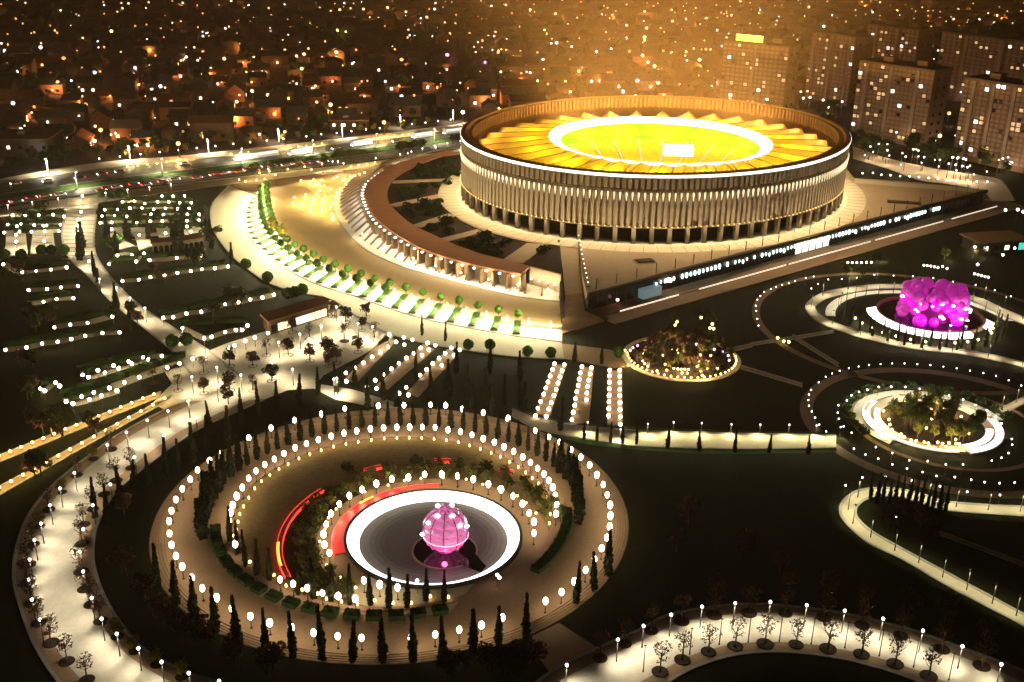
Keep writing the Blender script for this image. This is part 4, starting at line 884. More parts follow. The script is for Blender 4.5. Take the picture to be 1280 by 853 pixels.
for nm, L_ in GL:
    rowno[nm] = rowno.get(nm, 0)+1; L_ = sorted(L_)
    for k, (x, y) in enumerate(L_):
        o = small('garden_lamp', 'white garden lamp, %s from the left, %s lamp row, %s' % (ordn(k+1), ordn(rowno[nm]), nm), x, y, SM_G, 2.4, 'lamps of the left gardens', sc=.95+.25*R.random())
        if nm == 'avenue': light(o, 'POINT', 2400, (1, .86, .58), (0, -.5, 4.0), .3)
    if len(L_) > 3 and nm != 'avenue' and nm != 'tree plaza edge':
        a, b = G(*L_[0]), G(*L_[-1]); d = b-a; rz = math.atan2(d.y, d.x); n_ = Vector((-d.y, d.x, 0)).normalized()
        # narrow walk under the lamp row, hedge behind it
        mb = MB(); a_ = a-d.normalized()*4; b_ = b+d.normalized()*4
        C = cat_rom([G(*p) for p in L_], 20); vs = []; wk = 2.6 if nm in ('right garden', 'left garden') else 2.1
        for c in C: vs += [tuple(c-n_*wk+Vector((0, 0, .05))), tuple(c+n_*wk+Vector((0, 0, .05)))]
        mb.add(vs, [(2*i, 2*i+1, 2*i+3, 2*i+2) for i in range(19)]); ob('garden_path', mb.mesh('garden_path', 'cream'), kind='structure')
        nseg = max(2, int(d.length/9))
        for i in range(nseg):
            nhedge += 1; p = a+d*((i+.5)/nseg)+n_*3.2
            ob('hedge', HEDGE, None, (p.x, p.y, 0), rz, (d.length/nseg*.86, 1.3, 1.1+.4*R.random()), None, 'garden hedge behind the %s lamp row, %s, %s from the left' % (ordn(rowno[nm]), nm, ordn(i+1)), 'hedge', 'hedges of the left gardens')
# terraced cream patios between hedges
for k, P in enumerate(([(130, 288), (152, 285), (156, 302), (168, 308), (141, 315), (137, 300)], [(163, 286), (183, 285), (190, 308), (174, 314), (170, 300)], [(195, 285), (214, 284), (218, 292), (217, 302), (200, 303)], [(229, 284), (249, 284), (255, 292), (252, 300), (232, 301)], [(8, 291), (32, 289), (35, 320), (6, 321)], [(41, 290), (66, 288), (70, 317), (38, 319)])):
    po = polysheet('patio', P, .30, 'pale', th=.28)
    for j in range(3):
        x = sum(p[0] for p in P)/len(P); y0 = min(p[1] for p in P); y1 = max(p[1] for p in P); q = G(x, y0+(y1-y0)*(j+.7)/3.4, .32)
        ob('patio_step', av, po, q, .05, (.62, 1, 1))
    light(po, 'POINT', 2600, (1, .86, .55), G(sum(p[0] for p in P)/len(P), sum(p[1] for p in P)/len(P)-4, 4), .4, name='patio_light')
CYG = zm([(470, 735), (490, 745), (690, 780), (1040, 750), (1050, 700), (640, 690), (745, 690), (880, 690), (1045, 650), (1050, 610), (760, 700), (490, 790), (1060, 770)], 0, 150, .211)+zm([(480, 560), (295, 300), (350, 360), (362, 410), (430, 480), (765, 230), (780, 260), (850, 310), (640, 250), (650, 280)], 0, 220, .34)
for k, (x, y) in enumerate(sorted(CYG)):
    cypress('dark garden cypress, %s from the left among the left garden terraces' % ordn(k+1), G(x, y+4), 7+3*R.random(), 1.25, 'cypresses of the left gardens')
for k in range(50):
    x, y = R.choice([(140, 265), (170, 270), (200, 272), (230, 275), (40, 270), (20, 285), (240, 262), (260, 290), (130, 310)]); x += R.uniform(-16, 16); y += R.uniform(-8, 8)
    ob('shrub', SHR[k % 3], None, G(x, y), R.random()*6, 1.0+.6*R.random(), None, 'dark shrub among the lamp rows of the left garden terraces', 'shrub', 'shrubs of the left terraces')
for k, (x, y) in enumerate(zm([(700, 735), (605, 465), (660, 465), (710, 465), (730, 465), (30, 830), (130, 830), (250, 805), (310, 805), (385, 805)], 0, 150, .211)+zm([(635, 632), (687, 625), (905, 345), (985, 395), (1113, 440), (1060, 455), (1085, 450)], 0, 220, .34)):
    ob('topiary_ball', TOP[k % 2], None, G(x, y)+Vector((0, 0, -1.0)), R.random()*6, 1.15, None, 'dark ball shaped bush at the garden edge, %s in the scatter of balls' % ordn(k+1), 'bush', 'ball bushes of the left gardens')
# trees of the tree plaza
TPT = zm([(655, 790), (750, 800), (845, 790), (750, 725), (845, 700), (930, 700), (930, 790), (840, 840), (1000, 755), (980, 660), (1060, 660), (1075, 575), (1138, 600), (1205, 650), (1230, 520), (565, 760), (1140, 680), (1210, 700)], 0, 220, .34)+zm([(45, 430), (30, 575), (95, 450), (90, 520), (155, 480), (170, 430), (200, 510), (140, 560), (60, 600)], 400, 250, .34)
for k, (x, y) in enumerate(TPT):
    tree('plaza_tree', 'dark brown tree standing on the bright tree plaza, %s in the grove' % ordn(k+1), G(x, y), R.choice(CR_RUST if k % 3 else CR_SPARSE), R.choice(TRK), .78+.25*R.random(), group='trees of the tree plaza', pit=True)
for k, (x, y) in enumerate(zm([(705, 740), (797, 705), (797, 770), (693, 828), (885, 733), (998, 685), (1102, 583), (1180, 552), (1024, 613), (1075, 712), (1135, 600), (670, 560), (750, 597), (533, 487), (478, 450), (428, 412), (365, 380)], 0, 220, .34)+zm([(5, 465), (80, 435), (140, 455), (193, 467), (60, 395), (255, 495), (50, 660), (62, 657)], 400, 250, .34)):
    p = G(x, y, PL_H); path_lamp('white pole lamp on the tree plaza, %s in the scatter of lamps' % ordn(k+1), x, y, 'pole lamps of the tree plaza', aim=p, energy=2300, spot=160)
# three short double lamp rows beside the tree plaza + three double rows above the lawn
def drow(tag, P, grp):
    for k, (x, y) in enumerate(sorted(P, key=lambda p: -p[1])): ball_lamp('white ball lamp, %s from the near end of the %s' % (ordn(k+1), tag), x, y, grp, R.uniform(.62, .72))
S1 = zm([(95, 637), (128, 618), (160, 600), (192, 578), (222, 560), (250, 542), (280, 523), (308, 507), (97, 668), (255, 495), (340, 515), (310, 533)], 400, 250, .34)
S2 = zm([(173, 687), (203, 664), (232, 643), (262, 622), (290, 602), (318, 582), (345, 565), (370, 545), (395, 527), (208, 695), (375, 572), (400, 552), (424, 535)], 400, 250, .34)
S3 = zm([(290, 712), (317, 690), (368, 645), (392, 625), (415, 603), (438, 583), (460, 565), (483, 545), (325, 718), (448, 609), (492, 572), (514, 552)], 400, 250, .34)
for t, P in (('leftmost slanted lamp row', S1), ('middle slanted lamp row', S2), ('right slanted lamp row', S3)): drow(t, P, 'ball lamps beside the tree plaza')
T1 = zm([(862, 603), (855, 625), (846, 648), (838, 670), (830, 692), (822, 715), (811, 742), (801, 767), (792, 794)], 400, 250, .34); T1b = zm([(898, 607), (890, 629), (882, 652), (875, 674), (868, 698), (860, 720), (850, 746), (841, 770), (832, 797)], 400, 250, .34)
T2 = zm([(963, 614), (957, 637), (953, 660), (949, 683), (944, 706), (939, 731), (936, 756), (931, 782), (926, 809)], 400, 250, .34); T2b = zm([(998, 618), (993, 641), (988, 664), (984, 687), (981, 711), (979, 736)], 400, 250, .34)
T3 = zm([(1065, 627), (1064, 648), (1064, 671), (1063, 695), (1063, 720), (1062, 743), (1062, 768), (1061, 795)], 400, 250, .34); T3b = zm([(1102, 627), (1102, 649), (1102, 672), (1102, 697), (1102, 721), (1103, 746), (1103, 772), (1104, 799), (1104, 826)], 400, 250, .34)
for t, P in (('leftmost of six lawn lamp lines', T1), ('2nd of six lawn lamp lines', T1b), ('3rd of six lawn lamp lines', T2), ('4th of six lawn lamp lines', T2b), ('5th of six lawn lamp lines', T3), ('6th of six lawn lamp lines', T3b)): drow(t, P, 'ball lamps above the long lawn')
for A_, B_ in ((T1, T1b), (T2, T2b), (T3, T3b)):
    a0_, a1_, b0_, b1_ = A_[0], A_[-1], B_[0], B_[-1]
    polysheet('lamp_walk', [(a0_[0]-2, a0_[1]), (b0_[0]+3, b0_[1]), (b1_[0]+3, max(a1_[1], b1_[1])+5), (a1_[0]-2, max(a1_[1], b1_[1])+5)], .05, 'brown')
for P in (S1, S2, S3):
    P = sorted(P, key=lambda p: p[1]); a, b = P[0], P[-1]; polysheet('lamp_walk', [(a[0]-5, a[1]+1), (a[0]+9, a[1]+8), (b[0]+12, b[1]+3), (b[0]-3, b[1]-2)], .05, 'brown')
for k, (x, y) in enumerate([(540, 500), (560, 497), (585, 505), (608, 508), (630, 512), (650, 512), (520, 480), (650, 480), (612, 470), (570, 470)]):
    cypress('dim cypress on the lawn between the slanted and straight lamp rows, %s by order' % ordn(k+1), G(x, y-2), 9+R.random(), .8, 'dim lawn cypresses above the plaza')
for k, (x, y) in enumerate(zm([(545, 550), (625, 550), (763, 575), (848, 580), (1097, 578)], 400, 250, .34)):
    ob('topiary_ball', TOP[k % 2], None, G(x, y)+Vector((0, 0, -1.0)), R.random()*6, .95, None, 'dark ball bush below the forecourt road, %s from the left' % ordn(k+1), 'bush', 'ball bushes below the forecourt road')
for k, (x, y) in enumerate(zm([(935, 600), (1035, 605)], 400, 250, .34)): cypress('dark cypress at the top of the lamp lines, %s' % ('left', 'right')[k], G(x, y), 7, 1.0)
polysheet('path', [(640, 446), (705, 430), (760, 437), (792, 446), (793, 458), (770, 461), (705, 449)], .06, 'brown')
# long lit path
ribbon('long_path', [(640, 512), (668, 522), (709, 531), (760, 536), (800, 539), (880, 541.5), (950, 543), (1045, 545)], [(640, 520), (668, 535), (709, 545), (760, 553), (800, 558), (880, 561), (950, 562), (1045, 560)], .07, 'cream', 50)
for k, (x, y) in enumerate([(725, 536), (766, 545), (800, 538), (832, 536), (867, 537), (904, 538.5), (940, 539), (976, 539), (1010, 540), (1040, 542)]):
    path_lamp('low white lamp behind the long lit path, %s from the left' % ordn(k+1), x, y-1.5, 'lamps of the long path', sc=.6, spot=150, p=G(x+9, y+5), energy=2300, color=(1, .93, .55), aim=G(x+9, y+16), cat='path lamp')
for k, (x, y) in enumerate([(730, 550), (746, 553), (763, 554), (778, 555), (795.7, 556), (834, 561), (874, 564), (918, 566), (961, 567), (1010, 569)]):
    cypress('dark cypress in front of the long lit path, %s from the left' % ordn(k+1), G(x, y), 5.6 if k > 4 else 5.2, .95, 'cypresses along the long path')
ribbon('verge', [(640, 509), (709, 528), (760, 532), (880, 537), (1045, 541)], [(640, 512), (709, 531), (760, 536), (880, 541.5), (1045, 545)], .05, 'green', 40, kerb=False)  # lamplit green of the lawn edge put into a brighter grass strip, both sides
ribbon('verge', [(640, 520), (709, 545), (760, 553), (880, 561), (1045, 560)], [(640, 524), (709, 550), (760, 559), (880, 567.5), (1045, 566)], .05, 'green', 40, kerb=False)
# gold-lit paths lower left
for q, (a, b, c, d) in enumerate((((-6, 572), (-6, 580), (201, 490), (201, 496)), ((-6, 612), (-6, 622), (215, 494), (212, 500)))):
    ribbon('garden_path', [a, ((a[0]+c[0])/2-3, (a[1]+c[1])/2+1), c], [b, ((b[0]+d[0])/2-3, (b[1]+d[1])/2+1), d], .05, 'brown', 20)
    for k in range(15):
        f = (k+.4)/15; x = a[0]+(c[0]-a[0])*f; y = (a[1]+b[1])/2+((c[1]+d[1])/2-(a[1]+b[1])/2)*f
        p = G(x, y); t = ob('gold_light', SM_GOLD, None, p, 0, 1.0, None, 'gold ground light, %s from the left along the %s gold lit garden path' % (ordn(k+1), ('upper', 'lower')[q]), 'ground light', 'gold lights of the lower left paths')
        light(t, 'POINT', 330, (1, .70, .25), (0, 0, 1.6), .3)
for k in range(34):
    x, y = R.choice([(40, 500), (30, 455), (100, 440), (60, 410), (160, 400), (60, 540), (20, 350), (200, 350), (290, 390), (250, 340), (120, 540), (30, 600)]); x += R.uniform(-24, 24); y += R.uniform(-9, 9)
    tree('garden_tree', 'dim dark tree standing in the unlit parts of the left gardens', G(x, y), R.choice(CR_GRN+CR_RUST), R.choice(TRK), .8+.5*R.random(), group='dim trees of the left gardens')
# small gold-green lamps in the forecourt (groups of lit young trees)
FL_ = zm([(693, 409), (750, 414), (768, 402), (778, 434), (803, 430), (818, 405), (655, 507), (642, 540), (722, 490), (715, 510), (700, 543), (690, 552), (832, 440), (808, 465), (783, 490), (770, 512), (765, 530), (762, 550), (750, 575), (750, 597), (835, 500), (825, 520), (820, 540), (818, 575), (812, 595), (870, 455), (905, 385), (885, 397), (950, 395), (985, 380), (1010, 378), (1040, 370), (1070, 360), (940, 405), (960, 430), (925, 455), (905, 480), (890, 505), (878, 535), (870, 560), (875, 605), (883, 625), (885, 640), (990, 327), (1035, 318), (1085, 312), (1133, 302), (365, 412), (428, 405), (478, 397), (447, 362), (505, 352), (615, 340), (715, 325)], 230, 140, .211)
for k, (x, y) in enumerate(sorted(FL_)):
    t = small('ground_lamp', 'small gold bollard lamp on the forecourt left of the stadium, %s from the left' % ordn(k+1), x, y, SM_GOLD, .8, 'gold bollard lamps of the forecourt', 'bollard lamp', 1.25)
    light(t, 'POINT', 1100, (1, .72, .28), (0, 0, 2.6), .4)
for k, (x, y) in enumerate([(300, 232), (345, 226), (390, 219), (430, 211), (470, 204), (510, 198), (545, 190)]):
    path_lamp('pole lamp on the forecourt kerb beside the highway, %s from the left' % ordn(k+1), x, y, 'pole lamps of the forecourt kerb', p=G(x, y+6), aim=G(x-2, y+14), energy=4200)

# =================================================================== RIGHT GARDENS
CG_ = (47.8, 279.8)
gr = annulus('grove_paving', CG_, 0, 16.4, .06, 'soil', n=60); annulus('grove_ring', CG_, 15.0, 16.6, .16, 'cream', n=80, th=.15)
for k in range(50):
    a = R.random()*TAU; r = 13.8*math.sqrt(R.random()); p = P2(CG_, r, a, .06)
    tree('grove_tree', 'lit young tree in the round grove below the stadium corner', p, R.choice(CR_OLV+CR_RUST), R.choice(TRK), .52+.2*R.random(), zs=.85+.2*R.random(), group='trees of the left round grove')
for k, (x, y) in enumerate(zm([(285, 335), (278, 393), (293, 415), (318, 435), (392, 473), (457, 420), (470, 467), (527, 453), (558, 457), (585, 460), (615, 460), (643, 460), (594, 490), (635, 490), (530, 330), (558, 332), (553, 303), (477, 303), (497, 272), (515, 303), (633, 315), (643, 347), (667, 352), (653, 290), (707, 333), (740, 345), (787, 380), (803, 393), (822, 350), (733, 400), (727, 430), (715, 440), (743, 475), (753, 508), (793, 453), (875, 453), (160, 428), (137, 308), (440, 347)], 760, 390, .15625)):
    small('gold_light', 'tiny gold fairy lamp among the trees of the left round grove', x, y, SM_GOLD, .8, 'gold lamps of the left round grove', 'fairy lamp', .9)
    if k % 3 == 0: light(COL.objects[-1], 'POINT', 1200, (1, .68, .30), (0, -1, 1.8), .3)
for k in range(30):
    a = -PI*1.02+PI*1.1*k/29; ob('gold_light', SM_GOLD, None, P2(CG_, 15.2, a, .1), 0, .8, None, 'gold edge lamp on the front rim of the left round grove, %s from the left' % ordn(k+1), 'edge lamp', 'gold rim lamps of the left round grove')
M['pinklamp'] = mat('lit pink lamp head', (.9, .6, .9), .4, 0, em=(1, .55, .95), es=3.0, sampling='FRONT'); SM_P = me_small(.40, 2.4, 'pinklamp')
for k, (x, y) in enumerate(zm([(178, 308), (200, 287), (237, 270), (345, 230), (627, 243), (708, 260), (850, 300), (915, 320), (962, 350), (970, 388)], 760, 390, .15625)):
    small('pink_lamp', 'pink garden lamp behind the left round grove, %s from the left' % ordn(k+1), x, y, SM_P, 2.4, 'pink lamps of the left round grove', 'garden lamp', .9)
for k, (x, y) in enumerate(zm([(537, 108), (552, 80), (815, 130), (845, 135), (835, 98), (745, 45)], 760, 390, .15625)):
    small('gold_light', 'lone gold lamp on the dark lawn above the left round grove, %s from the left' % ordn(sorted([537, 552, 815, 845, 835, 745]).index([537, 552, 815, 845, 835, 745][k])+1), x, y, SM_GOLD, .8, None, 'lawn lamp', 1.3)
for k, (x, y) in enumerate(((843, 402), (888, 402), (875, 398))):
    tree('lawn_tree', 'small lit tree on the lawn above the left round grove, %s' % ('left', 'right', 'middle')[k], G(x, y+2), CR_OLV[k], TRK[k], .8)
# oval with fountain arcs
CO = (105.0, 241.8); CO2 = (108.0, 240.4)
annulus('oval_path', CO2, 32.0, 35.2, .05, 'brownd', n=120); annulus('oval_path', CO2, 22.0, 23.4, .05, 'brownd', n=100)
annulus('oval_terrace', CO, 12.0, 18.8, .12, 'pale', .1, PI-.2+.9, 60); annulus('oval_terrace_front', CO, 12.4, 15.6, .10, 'brownd', n=80)
gp = annulus('grove_floor', CO, 0, 12.2, .14, 'soil', n=60)
M['arc'] = mat('lit white water arc', (.9, .9, .95), .3, 0, em=(.96, .98, 1), es=1.7, sampling='FRONT')
def warc(label, r0, r1, a0, a1):
    t = thing('water_arc', label, 'fountain', (CO[0], CO[1], 0)); annulus('water', (0, 0), r0, r1, .45, 'arc', a0, a1, 30, th=.25, parent=t, kind=None); annulus('rim', (0, 0), r0-.25, r1+.25, .22, 'stone', a0-.02, a1+.02, 30, th=.2, parent=t, kind=None)
def AO(x, y): a = ang(CO, x, y); return a if a > -PI/2 else a+TAU
warc('long glowing white water arc on the left outside of the oval grove', 14.9, 16.6, AO(1096, 504), AO(1091, 541)); warc('short glowing white water arc on the left beside the oval grove', 12.6, 13.8, AO(1095, 512), AO(1101, 538))
warc('long glowing white water arc on the right outside of the oval grove', 14.9, 16.6, ang(CO, 1213, 566), ang(CO, 1220, 527)); warc('short glowing white water arc on the right beside the oval grove', 12.6, 14.2, ang(CO, 1204, 559), ang(CO, 1219, 536))
t = thing('water_arc', 'thin pale lit kerb along the front of the oval grove', 'fountain', (CO[0], CO[1], 0)); annulus('lit_kerb', (0, 0), 15.2, 15.9, .5, 'strip', AO(1108, 545)-TAU, ang(CO, 1194, 561), 40, th=.4, parent=t, kind=None)
for k in range(50):
    a = R.random()*TAU; r = 11.2*math.sqrt(R.random())
    tree('grove_tree', 'lit green tree in the oval grove between the white water arcs', P2(CO, r, a, .14), R.choice(CR_OLV+CR_GRN[:1]), R.choice(TRK), .48+.18*R.random(), zs=.85+.25*R.random(), group='trees of the oval grove')
for k, (x, y) in enumerate(zm([(490, 360), (513, 378), (515, 410), (530, 418), (565, 388), (575, 415), (610, 445), (625, 440), (642, 455), (678, 472), (705, 475), (748, 483), (770, 487), (820, 483), (845, 490), (880, 487), (865, 505), (918, 490), (935, 492), (915, 467), (988, 437), (530, 315), (560, 360), (693, 342), (718, 348), (715, 318), (710, 290), (697, 262), (778, 325), (788, 357), (785, 302), (855, 300), (650, 262), (900, 320), (945, 345), (760, 407)], 980, 440, .2344)):
    small('gold_light', 'small gold lamp among the trees of the oval grove', x, y, SM_GOLD, .8, 'gold lamps of the oval grove', 'fairy lamp', .95)
    if k % 3 == 0: light(COL.objects[-1], 'POINT', 1700, (1, .76, .34), (0, -1, 1.8), .3)
def ringlamps(tag, P, grp, me=SM_N, h=3.2, sc=.8, cat='path lamp', en=0, aimc=None):
    for k, (x, y) in enumerate(P):
        o = small('path_lamp', 'small white lamp, %s clockwise on the %s' % (ordn(k+1), tag), x, y, me, h, grp, cat, sc)
        if en: light(o, 'POINT', en, (1, .92, .7), (0, 0, h+.8), .3)
OL = zm([(225, 424), (188, 388), (166, 351), (148, 318), (133, 287), (130, 257), (133, 228), (145, 203), (185, 162), (223, 133), (257, 115), (297, 102), (347, 88), (398, 78), (453, 70), (515, 66), (577, 62), (643, 62), (711, 66), (781, 71), (850, 79), (921, 88), (992, 100), (1063, 113), (1131, 128), (1198, 151), (1265, 180)], 980, 440, .2344)
ringlamps('outer lamp ring round the oval grove', OL, 'outer ring lamps of the oval grove', sc=.75)
OL2 = zm([(373, 517), (435, 547), (503, 570), (578, 600), (656, 622), (740, 641), (813, 662), (911, 668), (998, 682), (1070, 695), (1150, 700), (1230, 697)], 980, 440, .2344); ringlamps('front of the outer path below the oval grove', OL2, 'front lamps of the oval grove', sc=.8)
OL3 = zm([(361, 432), (318, 398), (293, 357), (287, 325), (290, 285)], 980, 440, .2344)+zm([(490, 508), (577, 540), (668, 578), (767, 583), (863, 600), (955, 600), (1108, 580), (1160, 565), (1197, 540), (1217, 495), (1215, 465)], 980, 440, .2344); ringlamps('inner path ring of the oval grove', OL3, 'inner ring lamps of the oval grove', sc=.8)
OL4 = zm([(335, 260), (360, 232), (400, 213), (445, 203), (505, 188), (572, 186), (647, 188), (723, 198), (804, 212), (880, 232), (955, 255), (1022, 284), (1083, 313), (1128, 347), (1160, 382)], 980, 440, .2344); ringlamps('hedge behind the oval grove', OL4, 'back lamps of the oval grove', en=520)
for k in range(16):
    a = .15+(PI+.2)*k/15; ob('shrub', SHR[k % 3], None, P2(CO, 20.4, a, 0), R.random()*6, 1.0, None, 'green shrub behind the oval grove, %s from the right' % ordn(k+1), 'shrub', 'shrubs behind the oval grove')
for k, (a0_, a1_) in enumerate(((.75, 1.2), (1.35, 1.75), (1.9, 2.3), (2.45, 2.8), (.2, .6))):
    t = thing('stone_bench', 'pale curved bench on the back terrace of the oval grove, %s from the right' % ordn([.2, .75, 1.35, 1.9, 2.45].index(a0_)+1), 'bench', (0, 0, 0)); annulus('seat', CO, 15.4, 16.4, .62, 'pale', a0_, a1_, 12, th=.2, parent=t, kind=None); annulus('base', CO, 15.6, 16.2, .45, 'stoned', a0_, a1_, 12, th=.4, parent=t, kind=None)
# magenta bubble fountain
CM1 = (126.7, 313.5); CMB = (130.5, 316.0)
MO = (124.1, 308.3)
annulus('magenta_outer_path', MO, 47.4, 49.8, .05, 'brownd', n=140)
ribbon('lit_garden_path', [(1330, 420), (1277, 396), (1250, 385), (1224, 373), (1180, 362), (1128, 356.5), (1089, 357), (1055, 361), (1028, 367), (1010, 379), (1009, 388), (1022, 402), (1060, 417.5), (1117, 432), (1159, 438.5), (1201, 443), (1240, 450), (1280, 460), (1330, 476)], [(1330, 428), (1270, 402), (1245, 391), (1218, 378), (1176, 366), (1128, 361), (1092, 362), (1060, 367), (1034, 373), (1020, 381), (1018, 387), (1032, 399), (1066, 412), (1120, 427), (1160, 433.5), (1203, 438.5), (1244, 445), (1280, 454), (1330, 468)], .07, 'cream', 110)
annulus('magenta_inner_path', (126.9, 310.8), 26.4, 29.4, .06, 'pale', .1, PI-.15, 70)
CR0, CR1 = ang(CMB, 1096, 388), ang(CMB, 1205, 416)
if CR0 > 0: CR0 -= TAU
mf = thing('bubble_fountain', 'cluster of glowing magenta glass bubbles piled on a round dark pool', 'fountain', (CMB[0], CMB[1], 0))
annulus('pool_rim', (0, 0), 15.6, 16.2, 1.35, 'stoned', n=90, th=1.3, parent=mf, kind=None)
annulus('cascade', (0, 0), 16.0, 19.0, 1.3, 'cascade', min(CR0, CR1), max(CR0, CR1), 50, parent=mf, kind=None, z1=.3)
annulus('cascade', (0, 0), 16.2, 18.4, 1.2, 'cascade', ang(CMB, 1218, 411), ang(CMB, 1230, 403), 12, parent=mf, kind=None, z1=.3)
mb = MB(); mb.add([P2((0, 0), 15.7, TAU*i/60, .25) for i in range(60)], [tuple(range(60))]); ob('pool', mb.mesh('pool', 'pool'), mf)
M['bub'] = mat('lit magenta glass', (.75, .02, .6), .2, .35, .5, 0, em=(.93, .0, .72), es=.75, sampling='FRONT', rnd=1.0, coat=.6)
M['bub2'] = mat('dim magenta glass', (.55, .06, .4), .25, .3, .5, 0, em=(.55, .02, .38), es=.55, sampling='FRONT', rnd=1.0, coat=.6)
bb = MB(); bb.ball((0, 0, 0), 1, 14, 9); bA = bb.mesh('bubble', 'bub'); bB = bb.mesh('bubble', 'bub2')
bd = thing
BZ0 = .2
for lv in range(4):
    n = 14
    for i in range(n):
        a = TAU*(i+.5*(lv % 2))/n; r = 9.2-.2*lv; z = 1.6+lv*2.35+R.uniform(-.45, .45)
        if (lv == 0 and R.random() < .25) or R.random() < .06: continue
        o = ob('bubble', bB if (lv == 3 or R.random() < .25) else bA, mf, (r*math.cos(a), r*.85*math.sin(a)-1.0, z), 0, 1.45+.75*R.random())
for i in range(7):
    a = TAU*i/7; ob('bubble', bB, mf, (5.6*math.cos(a), 5*math.sin(a)-1, 9.3+.6*R.random()), 0, 2.0)
for i in range(18):
    a = -PI+PI*R.random(); z = .8+R.random()*7.5; ob('spot_lamp', pl, mf, (10.9*math.cos(a), 10.9*.85*math.sin(a)-1.0, z), 0, .7+.8*R.random())
mb = MB(); mb.lathe([(7, 0), (6, 1), (5.6, 8)], 16); ob('core', mb.mesh('core', mat('dark magenta core', (.25, .02, .2), .5, .2, 1)), mf)
light(mf, 'POINT', 5000, (1, .05, .75), (0, -13, 4), .8, name='magenta_light')
for k in range(30):
    a = PI+PI*.96*(k+.5)/30; p = P2(CM1, 22.5 if k % 2 else 24.5, a, 0)
    cypress('dark slim cypress in front of the magenta bubble fountain, %s from the left' % ordn(k+1), p, 5+R.random(), .9, 'cypresses in front of the bubble fountain')
    if k % 2 == 0:
        p = P2(CM1, 21.0, a+.05, 0); t = ob('ground_lamp', SM_GOLD, None, p, 0, 1.1, None, 'warm ground lamp behind the cypresses before the bubble fountain, %s from the left' % ordn(k//2+1), 'ground lamp', 'ground lamps before the bubble fountain'); light(t, 'POINT', 800, (1, .93, .65), (0, -1, 1.6), .4)
PLP_ = [(1028, 371), (1014, 386), (1040, 407), (1075, 421), (1110, 430), (1150, 437), (1190, 441), (1235, 448), (1278, 458), (1060, 362), (1095, 356), (1130, 355), (1230, 374), (1255, 386), (1278, 400)]
for k, (x, y) in enumerate(PLP_):
    path_lamp('pole lamp on the cream loop path round the bubble fountain, %s' % (('%s along the front' % ordn(k+1)) if k < 9 else ('%s along the back' % ordn(k-8))), x, y, 'lamps of the bubble fountain path', hood=True, p=G(x, y-1), energy=1900, color=(1, .93, .66), aim=G(x+2, y+1))
for k in range(14):
    a = .25+2.55*k/13; p = P2((126.9, 310.8), 25.8, a, 0); path_lamp('pole lamp on the inner path behind the bubble fountain, %s from the right' % ordn(k+1), 0, 0, 'lamps behind the bubble fountain', hood=True, p=p, energy=1000, color=(1, .98, .82), aim=P2((126.9, 310.8), 28, a))
ML = zm([(100, 310), (95, 280), (90, 245), (88, 222), (95, 195), (108, 178), (125, 160), (155, 148), (178, 138), (205, 130), (235, 122), (262, 112), (310, 98), (345, 92), (410, 105), (470, 103), (537, 97), (615, 85), (700, 88), (787, 90), (877, 98), (965, 115), (1065, 130), (1150, 153), (1222, 180), (335, 145), (365, 125)], 920, 320, .28125)
ringlamps('outer ring of the bubble fountain garden', sorted(ML, key=lambda p: p[0]), 'outer ring lamps of the bubble fountain garden', sc=.8)
for k, (x, y) in enumerate(zm([(185, 365), (212, 380), (235, 383)], 920, 320, .28125)): small('gold_light', 'gold lamp at the dim path fork left of bubble fountain, %s from left' % ordn(k+1), x, y, SM_GOLD, .8, None, 'path lamp', 1.3)
for nm, tg, P in (('upper left', 0, [(497, 30), (517, 30), (537, 30), (558, 30), (580, 29), (602, 29)]), ('upper middle', 1, [(835, 42), (850, 44), (866, 46), (882, 49), (898, 52), (918, 47), (938, 56)]), ('upper right', 2, [(1060, 80), (1076, 84), (1092, 88), (1107, 92), (1122, 95)])):
    for k, (x, y) in enumerate(zm(P, 920, 320, .28125)): small('row_lamp', 'white lamp in the %s short row behind the bubble fountain, %s from the left' % (nm, ordn(k+1)), x, y, SM_B, 3.2, 'short lamp rows behind the bubble fountain', 'car park lamp', 1.0)
for a, b, wd in (((925, 459), (1003, 482), 4), ((991, 421), (1048, 457), 4), ((938, 431), (1042, 415), 3), ((1175, 667), (1285, 708), 4), ((905, 440), (940, 432), 4)):
    ribbon('dim_path', [(a[0], a[1]-wd/2), ((a[0]+b[0])/2, (a[1]+b[1])/2-wd/2), (b[0], b[1]-wd/2)], [(a[0], a[1]+wd/2), ((a[0]+b[0])/2, (a[1]+b[1])/2+wd/2), (b[0], b[1]+wd/2)], .05, 'brown', 12)
# loop path lower right
ribbon('loop_path', [(1340, 634), (1280, 634), (1186, 628), (1152, 618), (1120, 611.5), (1090, 611), (1070, 615), (1055, 626), (1050.5, 638), (1056, 653), (1085, 679), (1130, 701), (1175, 727.5), (1231, 757.5), (1276, 781), (1330, 812)], [(1340, 645), (1280, 645.5), (1186, 638.5), (1150, 629), (1120, 621), (1095, 621), (1082, 625), (1072, 632), (1069, 640), (1072, 649), (1090, 665), (1130, 688), (1182.5, 716), (1231, 742.5), (1280, 769), (1330, 797)], .07, 'cream', 90)
for k, (x, y) in enumerate([(1275, 640), (1235, 638), (1195, 634), (1160, 625), (1128, 616), (1098, 615), (1072, 622), (1060, 638), (1066, 655), (1088, 672), (1118, 689), (1148, 704), (1178, 722), (1208, 738), (1240, 755), (1270, 770)]):
    q = G(x, y); path_lamp('pole lamp on the pale loop path, %s along it from the right edge' % ordn(k+1), x, y, 'lamps of the loop path', hood=True, p=q, energy=(1500 if k < 9 else 900), color=(1, .95, .62), aim=q+Vector((.6, .3, 0)))
